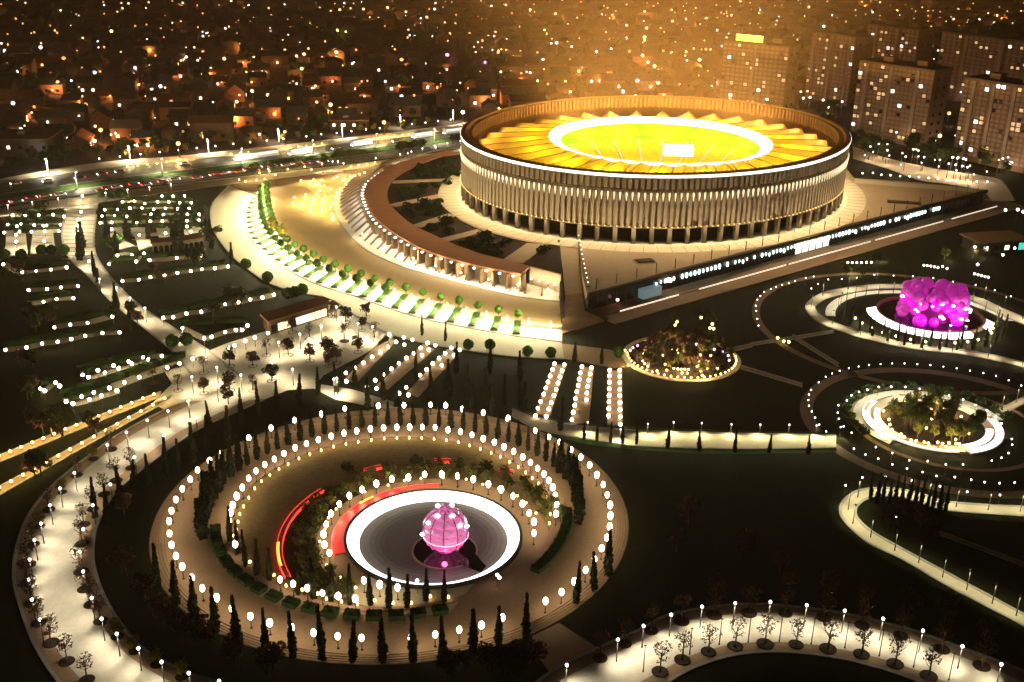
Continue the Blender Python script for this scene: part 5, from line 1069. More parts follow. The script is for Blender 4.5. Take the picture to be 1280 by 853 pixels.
for k in range(13):
    x = 1088+k*7.8; y = 622+max(0, (k-5))*1.9+(4 if k % 2 else 0)
    cypress('dark cypress fence in front of the loop path top, %s from the left' % ordn(k+1), G(x, y+4), 6.0+R.random()*1.5, .8, 'cypresses before the loop path')
for k, (x, y) in enumerate([(1057, 607), (1078, 597), (1107, 596), (1140, 601), (1175, 608), (1209, 615), (1250, 619), (1120, 646)]):
    small('path_lamp', 'small white lamp above the pale loop path, %s from the left' % ordn([0, 1, 2, 4, 5, 6, 7, 3][k]+1), x, y, SM_N, 3.2, None, 'path lamp', .85)
for k, (x, y) in enumerate([(1128, 640), (1145, 645), (1168, 665), (1110, 655), (1150, 655)]): tree('lawn_tree', 'dim tree inside the pale loop path, %s from the left' % ordn([1128, 1145, 1168, 1110, 1150].index(x)*0+sorted([1128, 1145, 1168, 1110, 1150]).index(x)+1), G(x, y+6), CR_RUST[k % 3], TRK[k % 3], .8)
ribbon('lit_garden_path', [(1243, 514), (1262, 506), (1285, 494), (1320, 478)], [(1246, 520), (1265, 512), (1288, 501), (1322, 486)], .06, 'cream', 20)
for k, (x, y) in enumerate(((1252, 513), (1270, 504))): path_lamp('pole lamp on the short lit path at the right edge, %s' % ('left', 'right')[k], x, y, 'lamps of the right edge path', hood=True, p=G(x, y), energy=1300, aim=G(x+2, y+1))
# =================================================================== HIGHWAY FURNITURE AND VEHICLES
HP_H = 7.0
mb = MB(); mb.lathe([(.32, 0), (.30, .3), (.2, HP_H)], 8); HPP = mb.mesh('pole', mat('pale lit mast', (.75, .75, .75), .5, .08, 2))
mb = MB(); mb.box((0, .9, HP_H), (.4, 1.5, .24)); HPH = mb.mesh('lamp_head', 'bulbn')
HL = [(261, 191.7), (349, 178), (428, 171.6), (60.5, 217.5), (163, 200.6), (500.7, 159.5), (566.5, 153), (391.4, 194), (471, 185), (96.6, 236.5), (203.6, 218.6), (303, 205), (543, 178.5)]
for k, (x, y) in enumerate(HL):
    far = k < 7; p = G(x, y); L_ = sorted([q[0] for q in (HL[:7] if far else HL[7:])])
    t = thing('street_lamp', 'pale street lamp mast on the %s side of the highway, %s from the left' % ('far' if far else 'median', ordn(L_.index(x)+1)), 'street lamp', p, PI if far else 0, 'street lamps of the highway')
    ob('pole', HPP, t); ob('lamp_head', HPH, t); light(t, 'SPOT', 17000, (1, .90, .66), (0, 1, HP_H-.3), .4, 160, .7)
HS = zm([(77, 215), (186, 203), (292, 190), (392, 180), (490, 170), (588, 160), (725, 145), (813, 133), (905, 125), (992, 115), (1077, 105), (1160, 97)], 230, 140, .211)+zm([(587, 230), (710, 217), (832, 203), (946, 191), (1058, 180), (1166, 167)], 0, 150, .211)+zm([(260, 120), (340, 112), (415, 103), (490, 93), (70, 143)], 460, 130, .211)
for k, (x, y) in enumerate(sorted(HS)): small('path_lamp', 'small white lamp on the far highway pavement, %s from the left' % ordn(k+1), x, y, SM_B, 3.2, 'small lamps of the far pavement', 'path lamp', .95)
HN = zm([(625, 433), (755, 415), (885, 400), (1012, 382), (485, 450), (343, 467), (190, 489), (45, 507)], 0, 150, .211)+zm([(880, 295), (912, 295), (817, 307)], 230, 140, .211)+zm([(190, 300), (257, 283), (323, 265), (395, 248), (470, 234), (547, 220)], 460, 130, .211)
for k, (x, y) in enumerate(sorted(HN)): path_lamp('white pole lamp on the near highway pavement, %s from the left' % ordn(k+1), x, y, 'pole lamps of the near pavement', energy=2600, zoff=0)
HT = zm([(13, 285), (280, 252), (333, 245), (382, 240), (433, 235), (485, 228), (535, 223), (587, 218), (632, 213), (678, 207), (725, 203), (770, 196), (817, 190), (1040, 165), (1080, 160), (1125, 158), (1165, 152)], 230, 140, .211)+zm([(755, 275), (815, 270), (873, 263), (930, 258), (988, 250), (1045, 244), (1100, 237)], 0, 150, .211)+zm([(115, 195), (160, 190), (205, 185), (240, 180), (278, 175), (318, 168), (358, 163), (397, 158)], 460, 130, .211)
for k, (x, y) in enumerate(sorted(HT)):
    t = small('gold_light', 'yellow tree uplight on the far pavement, %s from the left' % ordn(k+1), x, y, SM_GOLD, .8, 'tree uplights of the far pavement', 'uplight', 1.3)
    light(t, 'POINT', 650, (1, .85, .35), (0, 1.2, 1.6), .4)
    p = G(x, y-9); 
    if k % 2 == 0: tree('street_tree', 'yellow lit street tree on the far highway pavement, %s from the left' % ordn(k//2+1), p, CR_YEL[k % 2], R.choice(TRK), .95, group='street trees of the far pavement')
for k in range(44):
    x = -30+k*14; y = 228-(x)*.129+R.uniform(-3, 1)-14; 
    tree('roadside_tree', 'dark green tree behind the far highway pavement, %s from the left' % ordn(k+1), G(x, y), CR_GRN[k % 3], R.choice(TRK), .9+.5*R.random(), group='roadside trees behind the highway')
MT = zm([(890, 270), (915, 262), (945, 262), (975, 255), (1000, 252), (1030, 252), (1055, 250), (830, 290), (405, 345), (430, 340), (520, 322), (560, 318), (680, 305)], 230, 140, .211)+zm([(185, 265), (205, 262), (228, 255), (250, 258), (275, 250), (300, 252), (325, 245), (500, 215), (530, 210)], 460, 130, .211)
for k, (x, y) in enumerate(sorted(MT)): tree('verge_tree', 'dark round tree on the near highway verge, %s from the left' % ordn(k+1), G(x, y+5), CR_GRN[k % 3], R.choice(TRK), .72+.2*R.random(), group='trees of the near verge')
# cars
def body_mesh(c, nm):
    mb = MB(); prof = [(-2.1, .35), (-2.15, .75), (-1.7, .92), (-1.05, .95), (1.0, .95), (1.95, .82), (2.15, .65), (2.1, .35)]; n = len(prof)
    vs = [(x, s*.88, z) for s in (-1, 1) for x, z in prof]; mb.add(vs, [tuple(range(n)), tuple(range(2*n-1, n-1, -1))]+[(i, n+i, n+(i+1) % n, (i+1) % n) for i in range(n)])
    rf = [(-1.25, 1.36), (-.9, 1.45), (.2, 1.44)]; vs = [(-1.3, -.66, 1.40), (.25, -.66, 1.40), (.25, .66, 1.40), (-1.3, .66, 1.40), (-1.2, -.6, 1.47), (.15, -.6, 1.47), (.15, .6, 1.47), (-1.2, .6, 1.47)]
    mb.add(vs, [(4, 5, 6, 7), (0, 1, 5, 4), (1, 2, 6, 5), (2, 3, 7, 6), (3, 0, 4, 7)])
    return mb.mesh('body', mat(nm, c, .3, .05, 1, coat=.8))
mb = MB(); vs = [(-1.75, -.8, .93), (1.05, -.8, .93), (1.05, .8, .93), (-1.75, .8, .93), (-1.28, -.66, 1.41), (.26, -.66, 1.41), (.26, .66, 1.41), (-1.28, .66, 1.41)]
mb.add(vs, [(0, 1, 5, 4), (1, 2, 6, 5), (2, 3, 7, 6), (3, 0, 4, 7)]); CGL = mb.mesh('windows', 'dark')
mb = MB(); n = 10; vs = [(.32*math.cos(TAU*i/n), s*.1, .32*math.sin(TAU*i/n)) for s in (-1, 1) for i in range(n)]; mb.add(vs, [tuple(range(n)), tuple(range(2*n-1, n-1, -1))]+[(i, (i+1) % n, n+(i+1) % n, n+i) for i in range(n)]); CWH = mb.mesh('wheel', mat('tyre rubber', (.02, .02, .02), .8, 0))
mb = MB(); mb.box((0, 0, 0), (.1, .42, .2)); CHL = mb.mesh('headlight', mat('lit headlight', (.9, .9, .9), .3, 0, em=(1, .95, .85), es=25, sampling='FRONT')); mb = MB(); mb.box((0, 0, 0), (.1, .42, .2)); CTL = mb.mesh('taillight', mat('lit taillight', (.8, .1, .1), .3, 0, em=(1, .06, .05), es=14, sampling='FRONT'))
mb = MB(); mb.box((0, 0, 0), (.3, .02, .3)); CHUB = mb.mesh('hub', 'polel')
CB = {n_: body_mesh(c, n_+' car paint') for n_, c in (('white', (.7, .7, .7)), ('red', (.45, .03, .03)), ('grey', (.2, .2, .22)), ('black', (.02, .02, .02)), ('yellow', (.75, .45, .04)), ('silver', (.5, .5, .52)), ('blue', (.05, .06, .35)))}
def car(colr, p, rz, label, grp):
    t = thing('car', label, 'car', p, rz, grp); ob('body', CB[colr], t); ob('windows', CGL, t)
    for sx in (-1.3, 1.35):
        for sy in (-.82, .82): ob('hub', CHUB, ob('wheel', CWH, t, (sx, sy, .32)), (0, .105 if sy > 0 else -.105, 0))
    for sy in (-.6, .6): ob('headlight', CHL, t, (2.13, sy, .66)); ob('taillight', CTL, t, (-2.13, sy, .72))
CARS = [(5, 253.5, 'red'), (22, 251.5, 'silver'), (40, 247, 'red'), (57, 244.5, 'yellow'), (76, 243, 'white'), (127, 238, 'red'), (134, 234.5, 'red'), (146, 233.5, 'white'), (168, 230, 'red'), (183, 230.5, 'silver'), (204, 226.5, 'red'), (219, 224, 'white'), (247, 222, 'white'), (257, 220, 'grey'), (273, 217, 'red'), (281, 216, 'white'), (293, 214, 'white'), (300, 214, 'yellow'), (310, 211, 'red'), (318, 209, 'black'), (322, 209, 'red'), (330, 212, 'black'), (341, 208, 'black'), (346, 207, 'white'), (358, 206, 'grey'), (366, 204.5, 'white'), (373, 204, 'black'), (384, 203.5, 'grey'), (392, 202.8, 'blue'), (405, 202, 'black')]
hw = math.atan2((G(300, 212)-G(200, 226)).y, (G(300, 212)-G(200, 226)).x)
for k, (x, y, c) in enumerate(CARS):
    car(c, G(x, y+2, .04), hw, '%s car on the near carriageway of the highway, %s from the left in the queue' % (c, ordn(k+1)), 'cars in the queue on the highway')
bb_ = MB(); bb_.box((0, 0, 1.75), (11.5, 2.5, 2.7)); BUSB = bb_.mesh('body', mat('white bus paint with added glow', (.75, .75, .75), .35, .05, 1, em=(.85, .9, 1), es=.18, sampling='NONE')); bw = MB(); bw.box((0, 0, 0), (1.15, .06, .95)); BUSW = bw.mesh('window', 'shop'); br = MB(); br.box((0, 0, 3.2), (10.5, 2.1, .25)); BUSR = br.mesh('roof', 'polel')  # light streak of the moving bus put into the body as glow
hw2 = math.atan2((G(480, 180)-G(300, 205)).y, (G(480, 180)-G(300, 205)).x)
for k, (x, y) in enumerate([(308, 199), (334, 195), (452, 181), (528, 171), (566, 166), (375, 192)]):
    t = thing('bus', 'white lit bus on the far carriageway of the highway, %s from the left' % ordn([308, 334, 375, 452, 528, 566].index(x)+1), 'bus', G(x, y+1, .04), hw2, 'buses on the highway'); ob('body', BUSB, t); ob('roof', BUSR, t)
    for i in range(7): ob('window', BUSW, t, (-4.5+1.5*i, -1.27, 2.2))
    for sx in (-3.6, 3.6):
        for sy in (-1.1, 1.1): ob('wheel', CWH, t, (sx, sy, .42), 0, 1.35)
    for sy in (-.8, .8): ob('headlight', CHL, t, (-5.8, sy, .8)); ob('taillight', CTL, t, (5.8, sy, .9))
for k, (x, y, c) in enumerate([(20, 231, 'white'), (60, 228, 'silver'), (128, 219, 'red'), (150, 216, 'grey'), (100, 224, 'black'), (230, 206, 'white'), (420, 187, 'silver'), (495, 178, 'white')]):
    car(c, G(x, y, .04), hw2+PI, '%s car on the far carriageway of the highway, %s from the left' % (c, ordn(sorted([20, 60, 128, 150, 100, 230, 420, 495]).index(x)+1)), 'cars on the far carriageway')
# =================================================================== CITY
M['w0'] = mat('plaster wall', (.17, .11, .075), .85, .2, .5, rnd=.6); M['w1'] = mat('brick wall', (.26, .13, .08), .85, .25, .6, rnd=.5)
M['r0'] = mat('rust metal roof', (.16, .065, .04), .7, .25, .6, rnd=.6); M['r1'] = mat('grey sheet roof', (.13, .12, .115), .7, .25, .6, rnd=.5)
def house_meshes(w_, d_, h_, rh, wm, rm):
    a = MB(); a.box((0, 0, h_/2), (w_, d_, h_)); a.add([(-w_/2, -d_/2, h_), (-w_/2, d_/2, h_), (-w_/2, 0, h_+rh), (w_/2, -d_/2, h_), (w_/2, d_/2, h_), (w_/2, 0, h_+rh)], [(0, 2, 1), (3, 4, 5)])
    b = MB(); o = .5; vs = [(-w_/2-o, -d_/2-o, h_-.15), (w_/2+o, -d_/2-o, h_-.15), (w_/2+o, 0, h_+rh+.1), (-w_/2-o, 0, h_+rh+.1), (w_/2+o, d_/2+o, h_-.15), (-w_/2-o, d_/2+o, h_-.15)]
    lo = [(x, y, z-.2) for x, y, z in vs]; b.add(vs+lo, [(0, 1, 2, 3), (3, 2, 4, 5), (0, 6, 7, 1), (4, 10, 11, 5)]); b.box((w_*.2, d_*.15, h_+rh*.8), (.8, .8, 1.8))
    return a.mesh('wall', wm), b.mesh('roof', rm)
HM = [(house_meshes(10, 9, 4, 3, 'w0', 'r0'), 10), (house_meshes(13, 9, 6, 3.2, 'w1', 'r1'), 13), (house_meshes(11, 10, 6.5, 3, 'w0', 'r1'), 11), (house_meshes(15, 10, 4, 3.2, 'w1', 'r0'), 15), (house_meshes(18, 11, 8, 2.2, 'w0', 'r0'), 18)]
HN_ = ['low plaster house with rust roof', 'brick house with grey roof', 'tall plaster house with grey roof', 'long brick house with rust roof', 'large plaster block with rust roof']
M['winw'] = mat('lit amber window', (.9, .7, .3), .4, 0, em=(1, .55, .18), es=2.6, sampling='NONE'); M['winc'] = mat('lit pale window', (.9, .9, .8), .4, 0, em=(1, .9, .72), es=2.6, sampling='NONE')
wq = MB(); wq.box((0, 0, 0), (1.5, .15, 1.5)); WW = wq.mesh('window', 'winw'); WC = wq.mesh('window', 'winc'); WD = wq.mesh('window', 'dark')
PORCH = []
for nm_, c_, e_ in (('orange', (1, .40, .12), 1.8), ('amber', (1, .60, .26), 2.2), ('white', (1, .95, .85), 2.5)):
    mb = MB(); mb.ball((0, 0, 0), .5, 7, 5); PORCH.append(mb.mesh('porch_lamp', mat('lit %s porch lamp' % nm_, (.9, .8, .6), .4, 0, em=c_, es=e_, sampling='NONE')))
ROW0 = math.radians(9)
def hrot(x, y): return (x*math.cos(ROW0)-y*math.sin(ROW0), 600+x*math.sin(ROW0)+y*math.cos(ROW0))
cand = []; far_rows = MB()
towers_zone = lambda x, y: (x > 150 and y < 720 and x > 140+(y-560)*.15)
for r in range(34):
    y = -70+r*27+(r % 2)*5; c_ = 0
    x = -460-r*10
    while x < 520+r*12:
        X, Y = hrot(x, y); x += R.uniform(20, 31); 
        if Y < 560 and X > -120: continue
        px_ = 640+X*FPX/Y
        hy = G(0, 0).y
        # keep clear of highway
        lim = 481-(px_-250)*-.0+0
        pr = (-60-px_)
        ylim = (G(px_, max(150, 225-px_*.129)).y if px_ < 600 else 600)
        if Y < ylim+22 or towers_zone(X, Y): continue
        if px_ < -60 or px_ > 1340: 
            if R.random() < .6: continue
        c_ += 1
        cand.append((Y, r, c_, X, Y+R.uniform(-3, 3), R.random()))
cand.sort()
nb = 0
for i, (_, r, c_, X, Y, q) in enumerate(cand):
    k = int(q*5) % 5; (wm, rm), wd = HM[k]
    rz = ROW0+R.choice([0, 0, PI/2])+R.uniform(-.08, .08)
    s_ = R.uniform(.85, 1.2)
    if i < 290:
        t = thing('house', '%s, %s from the left in the %s city row' % (HN_[k], ordn(c_), ordn(r+1)), 'house', (X, Y, 0), rz, 'houses beyond the highway', s_)
        ob('wall', wm, t); ob('roof', rm, t)
        lit = R.random() < .6
        if R.random() < .8:
            pc = R.choice([0, 0, 0, 1, 1, 2]); pq = ob('porch_lamp', PORCH[pc], t, (R.uniform(-wd*.4, wd*.4), -6.2, R.uniform(2.6, 4.5)), 0, R.uniform(.6, 1.9))
            if R.random() < .55: light(t, 'POINT', R.choice([700, 1300, 2000]), (1, .36, .10), (pq.location.x, -7.2, 3.4), .5)
        for j in range(2): ob('window', R.choice([WW, WC]) if (lit and R.random() < .6) else WD, t, (-wd*.25+wd*.5*j, -(9, 9, 10, 10, 11)[k]/2-.06, 2.2))
    else:
        m_ = Matrix.Translation((X, Y, 0)) @ Matrix.Rotation(rz, 4, 'Z') @ Matrix.Scale(s_, 4)
        for me, mi in ((wm, 0 if k in (0, 2, 4) else 1), (rm, 2 if k in (0, 3, 4) else 3)):
            far_rows.m = mi; far_rows.add([m_ @ v.co for v in me.vertices], [tuple(p.vertices) for p in me.polygons])
        if R.random() < .7:
            far_rows.m = 4+R.choice([0, 0, 0, 1, 1, 2]); far_rows.ball((X+R.uniform(-9, 9), Y-9, R.uniform(3, 6)), R.uniform(.5, 1.15), 6, 4)
ob('distant_houses', far_rows.mesh('distant_houses', ['w0', 'w1', 'r0', 'r1']+[m_.materials[0] for m_ in PORCH]), kind='stuff', label='distant mass of houses towards the horizon behind the nearer rows', cat='houses')
# dark trees between the houses
for k in range(150):
    X = R.uniform(-470, 400); Y = R.uniform(640, 1150)
    if towers_zone(X, Y): continue
    px_ = 640+X*FPX/Y
    if px_ < -30 or px_ > 1310: continue
    t = tree('city_tree', 'dark broad tree between the houses beyond the highway', (X, Y, 0), R.choice(CR_GRN), R.choice(TRK), 1.5+.8*R.random(), group='dark trees among the city houses')
# street lamps of the city: head, pole and light
CH = 7.0
def city_lamp_mesh(m, r): mb = MB(); mb.m = 0; mb.ball((0, 0, CH), r, 8, 5, r*.9); mb.m = 1; mb.lathe([(.2, 0), (.12, CH-.5)], 5); return mb.mesh('city_lamp', [m, 'pole'])
LK = []
for nm, c, es in (('orange', (1, .46, .16), 1.7), ('amber', (1, .66, .34), 2.2), ('white', (1, .97, .92), 4), ('pale blue', (.75, .88, 1), 3), ('green yellow', (.8, 1, .25), 5), ('red', (1, .2, .12), 4), ('pink', (1, .3, .7), 5)):
    LK.append((nm, c, [city_lamp_mesh(mat('lit %s street lamp' % nm, (.9, .9, .9), .4, 0, em=c, es=es, sampling='NONE'), r) for r in (.5, .75, 1.15)]))
CL = []
def addlamp(x, y, k, sz, en): CL.append((x, y, k, sz, en))
Z1 = [(223, 43, 4, 0), (290, 62, 3, 0), (473, 17, 1, 2), (450, 35, 1, 1), (432, 48, 1, 1), (672, 15, 1, 2), (850, 8, 1, 2), (915, 25, 2, 1), (955, 30, 4, 1), (1160, 5, 2, 1), (1250, 40, 1, 2), (410, 120, 4, 1), (360, 158, 3, 1), (305, 145, 1, 1), (457, 137, 1, 1), (490, 150, 0, 1), (553, 172, 0, 1), (640, 205, 1, 1), (497, 250, 3, 1), (550, 240, 2, 0), (348, 267, 3, 2), (262, 297, 3, 1), (212, 303, 1, 2), (290, 320, 1, 0), (302, 355, 2, 1), (48, 380, 3, 2), (8, 295, 3, 2), (90, 463, 2, 0), (135, 520, 3, 1), (350, 465, 1, 1), (370, 478, 2, 1), (408, 496, 2, 0), (475, 453, 0, 1), (555, 490, 0, 2), (655, 528, 0, 2), (628, 285, 4, 1), (825, 222, 1, 2), (775, 250, 1, 1), (740, 272, 1, 0), (933, 215, 1, 1), (905, 265, 0, 1), (930, 265, 0, 1), (963, 262, 1, 0), (927, 335, 1, 2), (985, 350, 1, 2), (1028, 325, 1, 0), (880, 350, 0, 1), (865, 415, 1, 2), (783, 376, 2, 0), (693, 348, 2, 0), (630, 375, 0, 1), (1118, 205, 1, 2), (1110, 253, 1, 2), (1237, 198, 1, 2), (1215, 385, 1, 1), (1250, 400, 0, 2), (1150, 325, 2, 1), (1047, 485, 1, 1), (745, 122, 2, 0), (758, 128, 2, 0), (837, 62, 5, 0), (895, 95, 2, 0), (993, 108, 3, 0), (842, 103, 0, 1), (945, 105, 0, 0), (1040, 152, 2, 0), (665, 83, 0, 1), (685, 180, 1, 0), (715, 180, 1, 1), (572, 210, 0, 1), (880, 165, 0, 1), (235, 220, 0, 1), (150, 180, 2, 1), (5, 165, 2, 1), (18, 190, 3, 0), (1140, 90, 4, 0), (1240, 115, 4, 1), (315, 385, 0, 2), (590, 318, 3, 1)]
for x, y, k, s_ in Z1: addlamp(x*.34, y*.34, k, s_, 1)
Z2 = [(72, 40, 1, 2), (160, 38, 1, 2), (248, 32, 1, 2), (316, 48, 1, 2), (422, 38, 3, 2), (393, 68, 1, 2), (370, 72, 3, 1), (527, 63, 2, 2), (592, 8, 2, 1), (683, 22, 1, 1), (725, 5, 1, 1), (773, 40, 1, 2), (825, 25, 4, 1), (865, 55, 1, 2), (945, 70, 2, 1), (920, 40, 4, 1), (1193, 47, 1, 2), (1075, 60, 0, 1), (1127, 98, 1, 2), (1200, 108, 1, 2), (1127, 145, 3, 2), (1193, 142, 4, 1), (1065, 153, 2, 1), (1070, 185, 2, 1), (1015, 157, 1, 0), (785, 128, 1, 1), (825, 115, 4, 0), (678, 98, 4, 1), (612, 75, 2, 0), (620, 140, 1, 2), (640, 138, 3, 1), (550, 130, 1, 1), (348, 140, 3, 2), (330, 135, 3, 0), (60, 198, 1, 2), (40, 152, 0, 1), (95, 122, 4, 1), (65, 118, 4, 1), (125, 235, 2, 0), (300, 225, 0, 2), (370, 205, 3, 2), (468, 208, 6, 2), (607, 235, 6, 1), (700, 265, 3, 2), (665, 265, 4, 1), (588, 265, 1, 1), (740, 270, 0, 1), (823, 255, 0, 1), (760, 265, 1, 1), (963, 247, 1, 1), (800, 298, 4, 1), (850, 165, 3, 1), (870, 163, 3, 1), (595, 180, 1, 0), (685, 190, 1, 0), (737, 192, 0, 0), (240, 300, 2, 1), (153, 300, 0, 1), (515, 305, 1, 0), (545, 325, 0, 1), (620, 335, 0, 2), (600, 350, 0, 2), (410, 285, 0, 2), (440, 290, 0, 1), (300, 355, 3, 2), (98, 400, 0, 2), (38, 385, 1, 1), (235, 450, 0, 2), (525, 413, 2, 2), (1185, 212, 1, 1), (1230, 243, 1, 2), (1042, 282, 1, 1), (1058, 272, 1, 1), (1167, 297, 2, 2), (1243, 305, 1, 2), (1113, 337, 2, 2), (1160, 355, 2, 1), (920, 338, 4, 1), (735, 103, 1, 1), (838, 20, 0, 0), (1050, 60, 0, 0), (183, 68, 1, 1), (350, 98, 1, 0), (8, 215, 1, 0)]
for x, y, k, s_ in Z2: addlamp(400+x*.34, y*.34, k, s_, 1)
Z3 = [(12, 40, 1, 2), (105, 37, 1, 2), (108, 75, 1, 2), (152, 68, 1, 2), (220, 65, 1, 2), (256, 60, 1, 2), (305, 55, 1, 2), (335, 8, 2, 1), (400, 37, 2, 1), (370, 35, 4, 0), (367, 83, 2, 1), (455, 75, 3, 2), (550, 72, 2, 1), (562, 27, 1, 2), (612, 92, 2, 2), (640, 55, 3, 1), (700, 50, 2, 0), (775, 45, 2, 0), (22, 100, 1, 1), (15, 128, 4, 1), (8, 190, 1, 2), (48, 222, 1, 2), (60, 277, 1, 2), (105, 182, 1, 1), (153, 178, 4, 1), (198, 205, 1, 2), (288, 132, 1, 2), (285, 155, 3, 1), (205, 170, 1, 0), (235, 170, 1, 0), (250, 260, 2, 1), (850, 28, 1, 2), (885, 20, 1, 1), (800, 12, 1, 2), (740, 10, 0, 2), (925, 50, 2, 0), (960, 40, 1, 1), (1010, 8, 1, 1), (1060, 35, 1, 1), (1045, 68, 1, 1), (1130, 70, 3, 2), (1160, 48, 1, 1), (1190, 55, 1, 2), (1205, 65, 1, 1), (1180, 80, 1, 1), (1270, 40, 1, 1), (1020, 75, 1, 0), (960, 75, 0, 0), (1110, 15, 0, 1), (980, 10, 1, 1), (1090, 78, 1, 0), (330, 45, 1, 1), (300, 25, 1, 0), (280, 50, 1, 0), (155, 15, 1, 0), (185, 30, 1, 1), (60, 15, 1, 1)]
for x, y, k, s_ in Z3: addlamp(800+x*.375, y*.375, k, s_, 1)
for _ in range(60): addlamp(R.uniform(-40, 1300), R.uniform(-30, 70), R.choice([0, 0, 1, 1, 2, 3]), 0, R.random() < .5)
for k, (x, y, kk, sz, en) in enumerate(CL):
    if kk == 2 and sz < 2 and (k*7) % 11 < 5: kk = (k*3) % 2
    nm, c, ms = LK[kk]
    if y > 130 and 586 < x < 1080: continue
    if sz < 2 and R.random() < .25: sz += 1
    p = G(x, y, CH); pl_ = 'left' if x < 320 else 'centre left' if x < 640 else 'centre right' if x < 900 else 'right'
    o = ob('city_lamp', ms[min(sz, 2)] if y > 55 else ms[min(2, sz)], None, (p.x, p.y, 0), 0, (1.15 if y < 80 else 1.0), None, '%s %s street lamp in the %s city, %s by order' % (('tiny', 'small', 'bright')[sz], nm, pl_, ordn(k+1)), 'street lamp', 'street lamps of the city')
    if en: light(o, 'POINT', (900, 2400, 5200)[sz]*(1.2 if kk < 2 else .16), c if kk > 1 else (1, .42, .12), (1.0, -5.5, 4.5), .5)
# low lit halls: commercial building beyond the highway etc.
for k, (x0, x1, y, h_, d_, lab) in enumerate(((-8, 62, 196, 8, 22, 'wide low dim hall at the far left beyond the highway'), (413, 460, 163, 5, 14, 'flat brown roofed hall beyond the highway left of the stadium'), (640, 685, 97, 6, 14, 'long low orange lit hall in the city above the stadium left edge'), (55, 98, 147, 5, 12, 'dim long brown roofed shed at the left of the city'), (318, 330, 155, 4, 8, 'little pale kiosk building with green bushes beyond the highway'))):
    a, b = G(x0, y), G(x1, y); d = b-a; t = thing('hall', lab, 'building', (a.x, a.y, 0), math.atan2(d.y, d.x)); L_ = d.length
    part_box('wall', 'w0', t, (L_/2, d_/2, h_/2), (L_, d_, h_)); part_box('roof', 'terrac', t, (L_/2, d_/2, h_+.3), (L_+1.6, d_+1.6, .6)); part_box('roof_vent', 'polel', t, (L_*.4, d_*.5, h_+1.1), (3, 2, 1.2))
    for i in range(max(3, int(L_/5))): ob('window', WD if R.random() < .7 else WC, t, (2+i*(L_-4)/max(2, int(L_/5)-1), -.06, h_*.55))
# =================================================================== APARTMENT TOWERS
M['tw'] = mat('tower wall', (.25, .155, .10), .85, .12, .15, rnd=.3); M['tws'] = mat('pale tower stripe', (.42, .33, .25), .85, .12, .15)
M['wa'] = mat('warm tower window', (.8, .7, .5), .4, 0, em=(1, .66, .32), es=.8, sampling='NONE', rnd=0); M['wb'] = mat('white tower window', (.9, .9, .9), .4, 0, em=(1, .93, .80), es=2.2, sampling='NONE'); M['wcol'] = mat('dim tower window', (.3, .2, .12), .4, 0, em=(1, .6, .32), es=.035, sampling='NONE')
def pane(w_, h_, m): mb = MB(); mb.box((0, 0, 0), (w_, .2, h_)); return mb.mesh('window', m)
TWN = {m: pane(1.75, 1.5, m) for m in ('wa', 'wb', 'wcol', 'dark')}; TWB = {m: pane(2.0, 1.7, m) for m in ('wa', 'wb')}
def tower(q0, q1, h, label, nfl, nb, depth=17, stripes=(), lit=.16, dist=None, sign=False):
    a, b = G(*q0, h), G(*q1, h); d = b-a; L_ = d.length
    t = thing('apartment_tower', label, 'apartment block', (a.x, a.y, 0), math.atan2(d.y, d.x))
    part_box('wall', 'tw', t, (L_/2, depth/2, h/2), (L_, depth, h)); part_box('roof', 'r1', t, (L_/2, depth/2, h+.25), (L_+.8, depth+.8, .5)); part_box('stair_house', 'tw', t, (L_*.3, depth*.5, h+1.8), (6, 5, 2.8)); part_box('stair_house', 'tw', t, (L_*.75, depth*.5, h+1.8), (6, 5, 2.8))
    for s_ in stripes: part_box('stair_bay', 'tws', t, (L_*s_, -.35, h/2-.3), (L_*.045, .8, h-1))
    fh = (h-3)/nfl; bw = L_/nb
    fl = MB(); fl.box((0, 0, 0), (L_, .25, .22)); fl = fl.mesh('floor_band', 'tws')
    for f in range(1, nfl, 2): ob('floor_band', fl, t, (L_/2, -.1, 2.4+f*fh-fh*.5))
    for f in range(nfl):
        for i in range(nb):
            x = (i+.5)*bw
            if any(abs(x-L_*s_) < bw*.5 for s_ in stripes): continue
            r = R.random(); big = r < lit*.28
            if big: me = TWB[R.choice(('wb', 'wb', 'wa'))]
            else: me = TWN['wa' if r < lit else 'wcol' if r < .97 else 'dark']
            ob('window', me, t, (x, -.08, 2.6+f*fh+fh*.45), 0)
    sw = TWN['dark']
    for f in range(0, nfl, 2):
        for j in range(2): ob('side_window', TWN['dark'], t, (L_+.08, depth*(.3+.4*j), 3+f*fh), PI/2)
    p = light(t, 'SPOT', 8500, (1, .46, .19), (L_*.5, -46, 7), 1.0, 110, .9, name='street_light', aim=(L_*.5, 0, h*.5))
    return t, L_, h
tower((1075, 76), (1169, 89), 40, 'broad front apartment tower right of the stadium with scattered lit windows', 16, 17, stripes=(.12, .45, .80), lit=.13)
tower((1015, 39), (1070, 47), 42, 'apartment tower behind the stadium right rim with pale vertical bays', 16, 12, stripes=(.1, .5, .9), lit=.15)
tt, L_, h_ = tower((905, 51), (987, 59), 42, 'hazy apartment tower behind the stadium with a bright green rooftop sign', 16, 14, stripes=(.5,), lit=.13)
part_box('rooftop_sign', mat('lit lime sign', (.6, 1, .1), .4, 0, em=(.62, 1, .08), es=3.0, sampling='NONE'), tt, (L_*.38, 1, h_+2.6), (L_*.40, 1.0, 3.6)); part_box('sign_frame', 'pole', tt, (L_*.38, 1.5, h_+1.2), (L_*.3, .4, 1.6))
tower((1085, 30), (1150, 38), 42, 'tall apartment tower peeking above the broad front tower', 16, 12, stripes=(.2, .6), lit=.15)
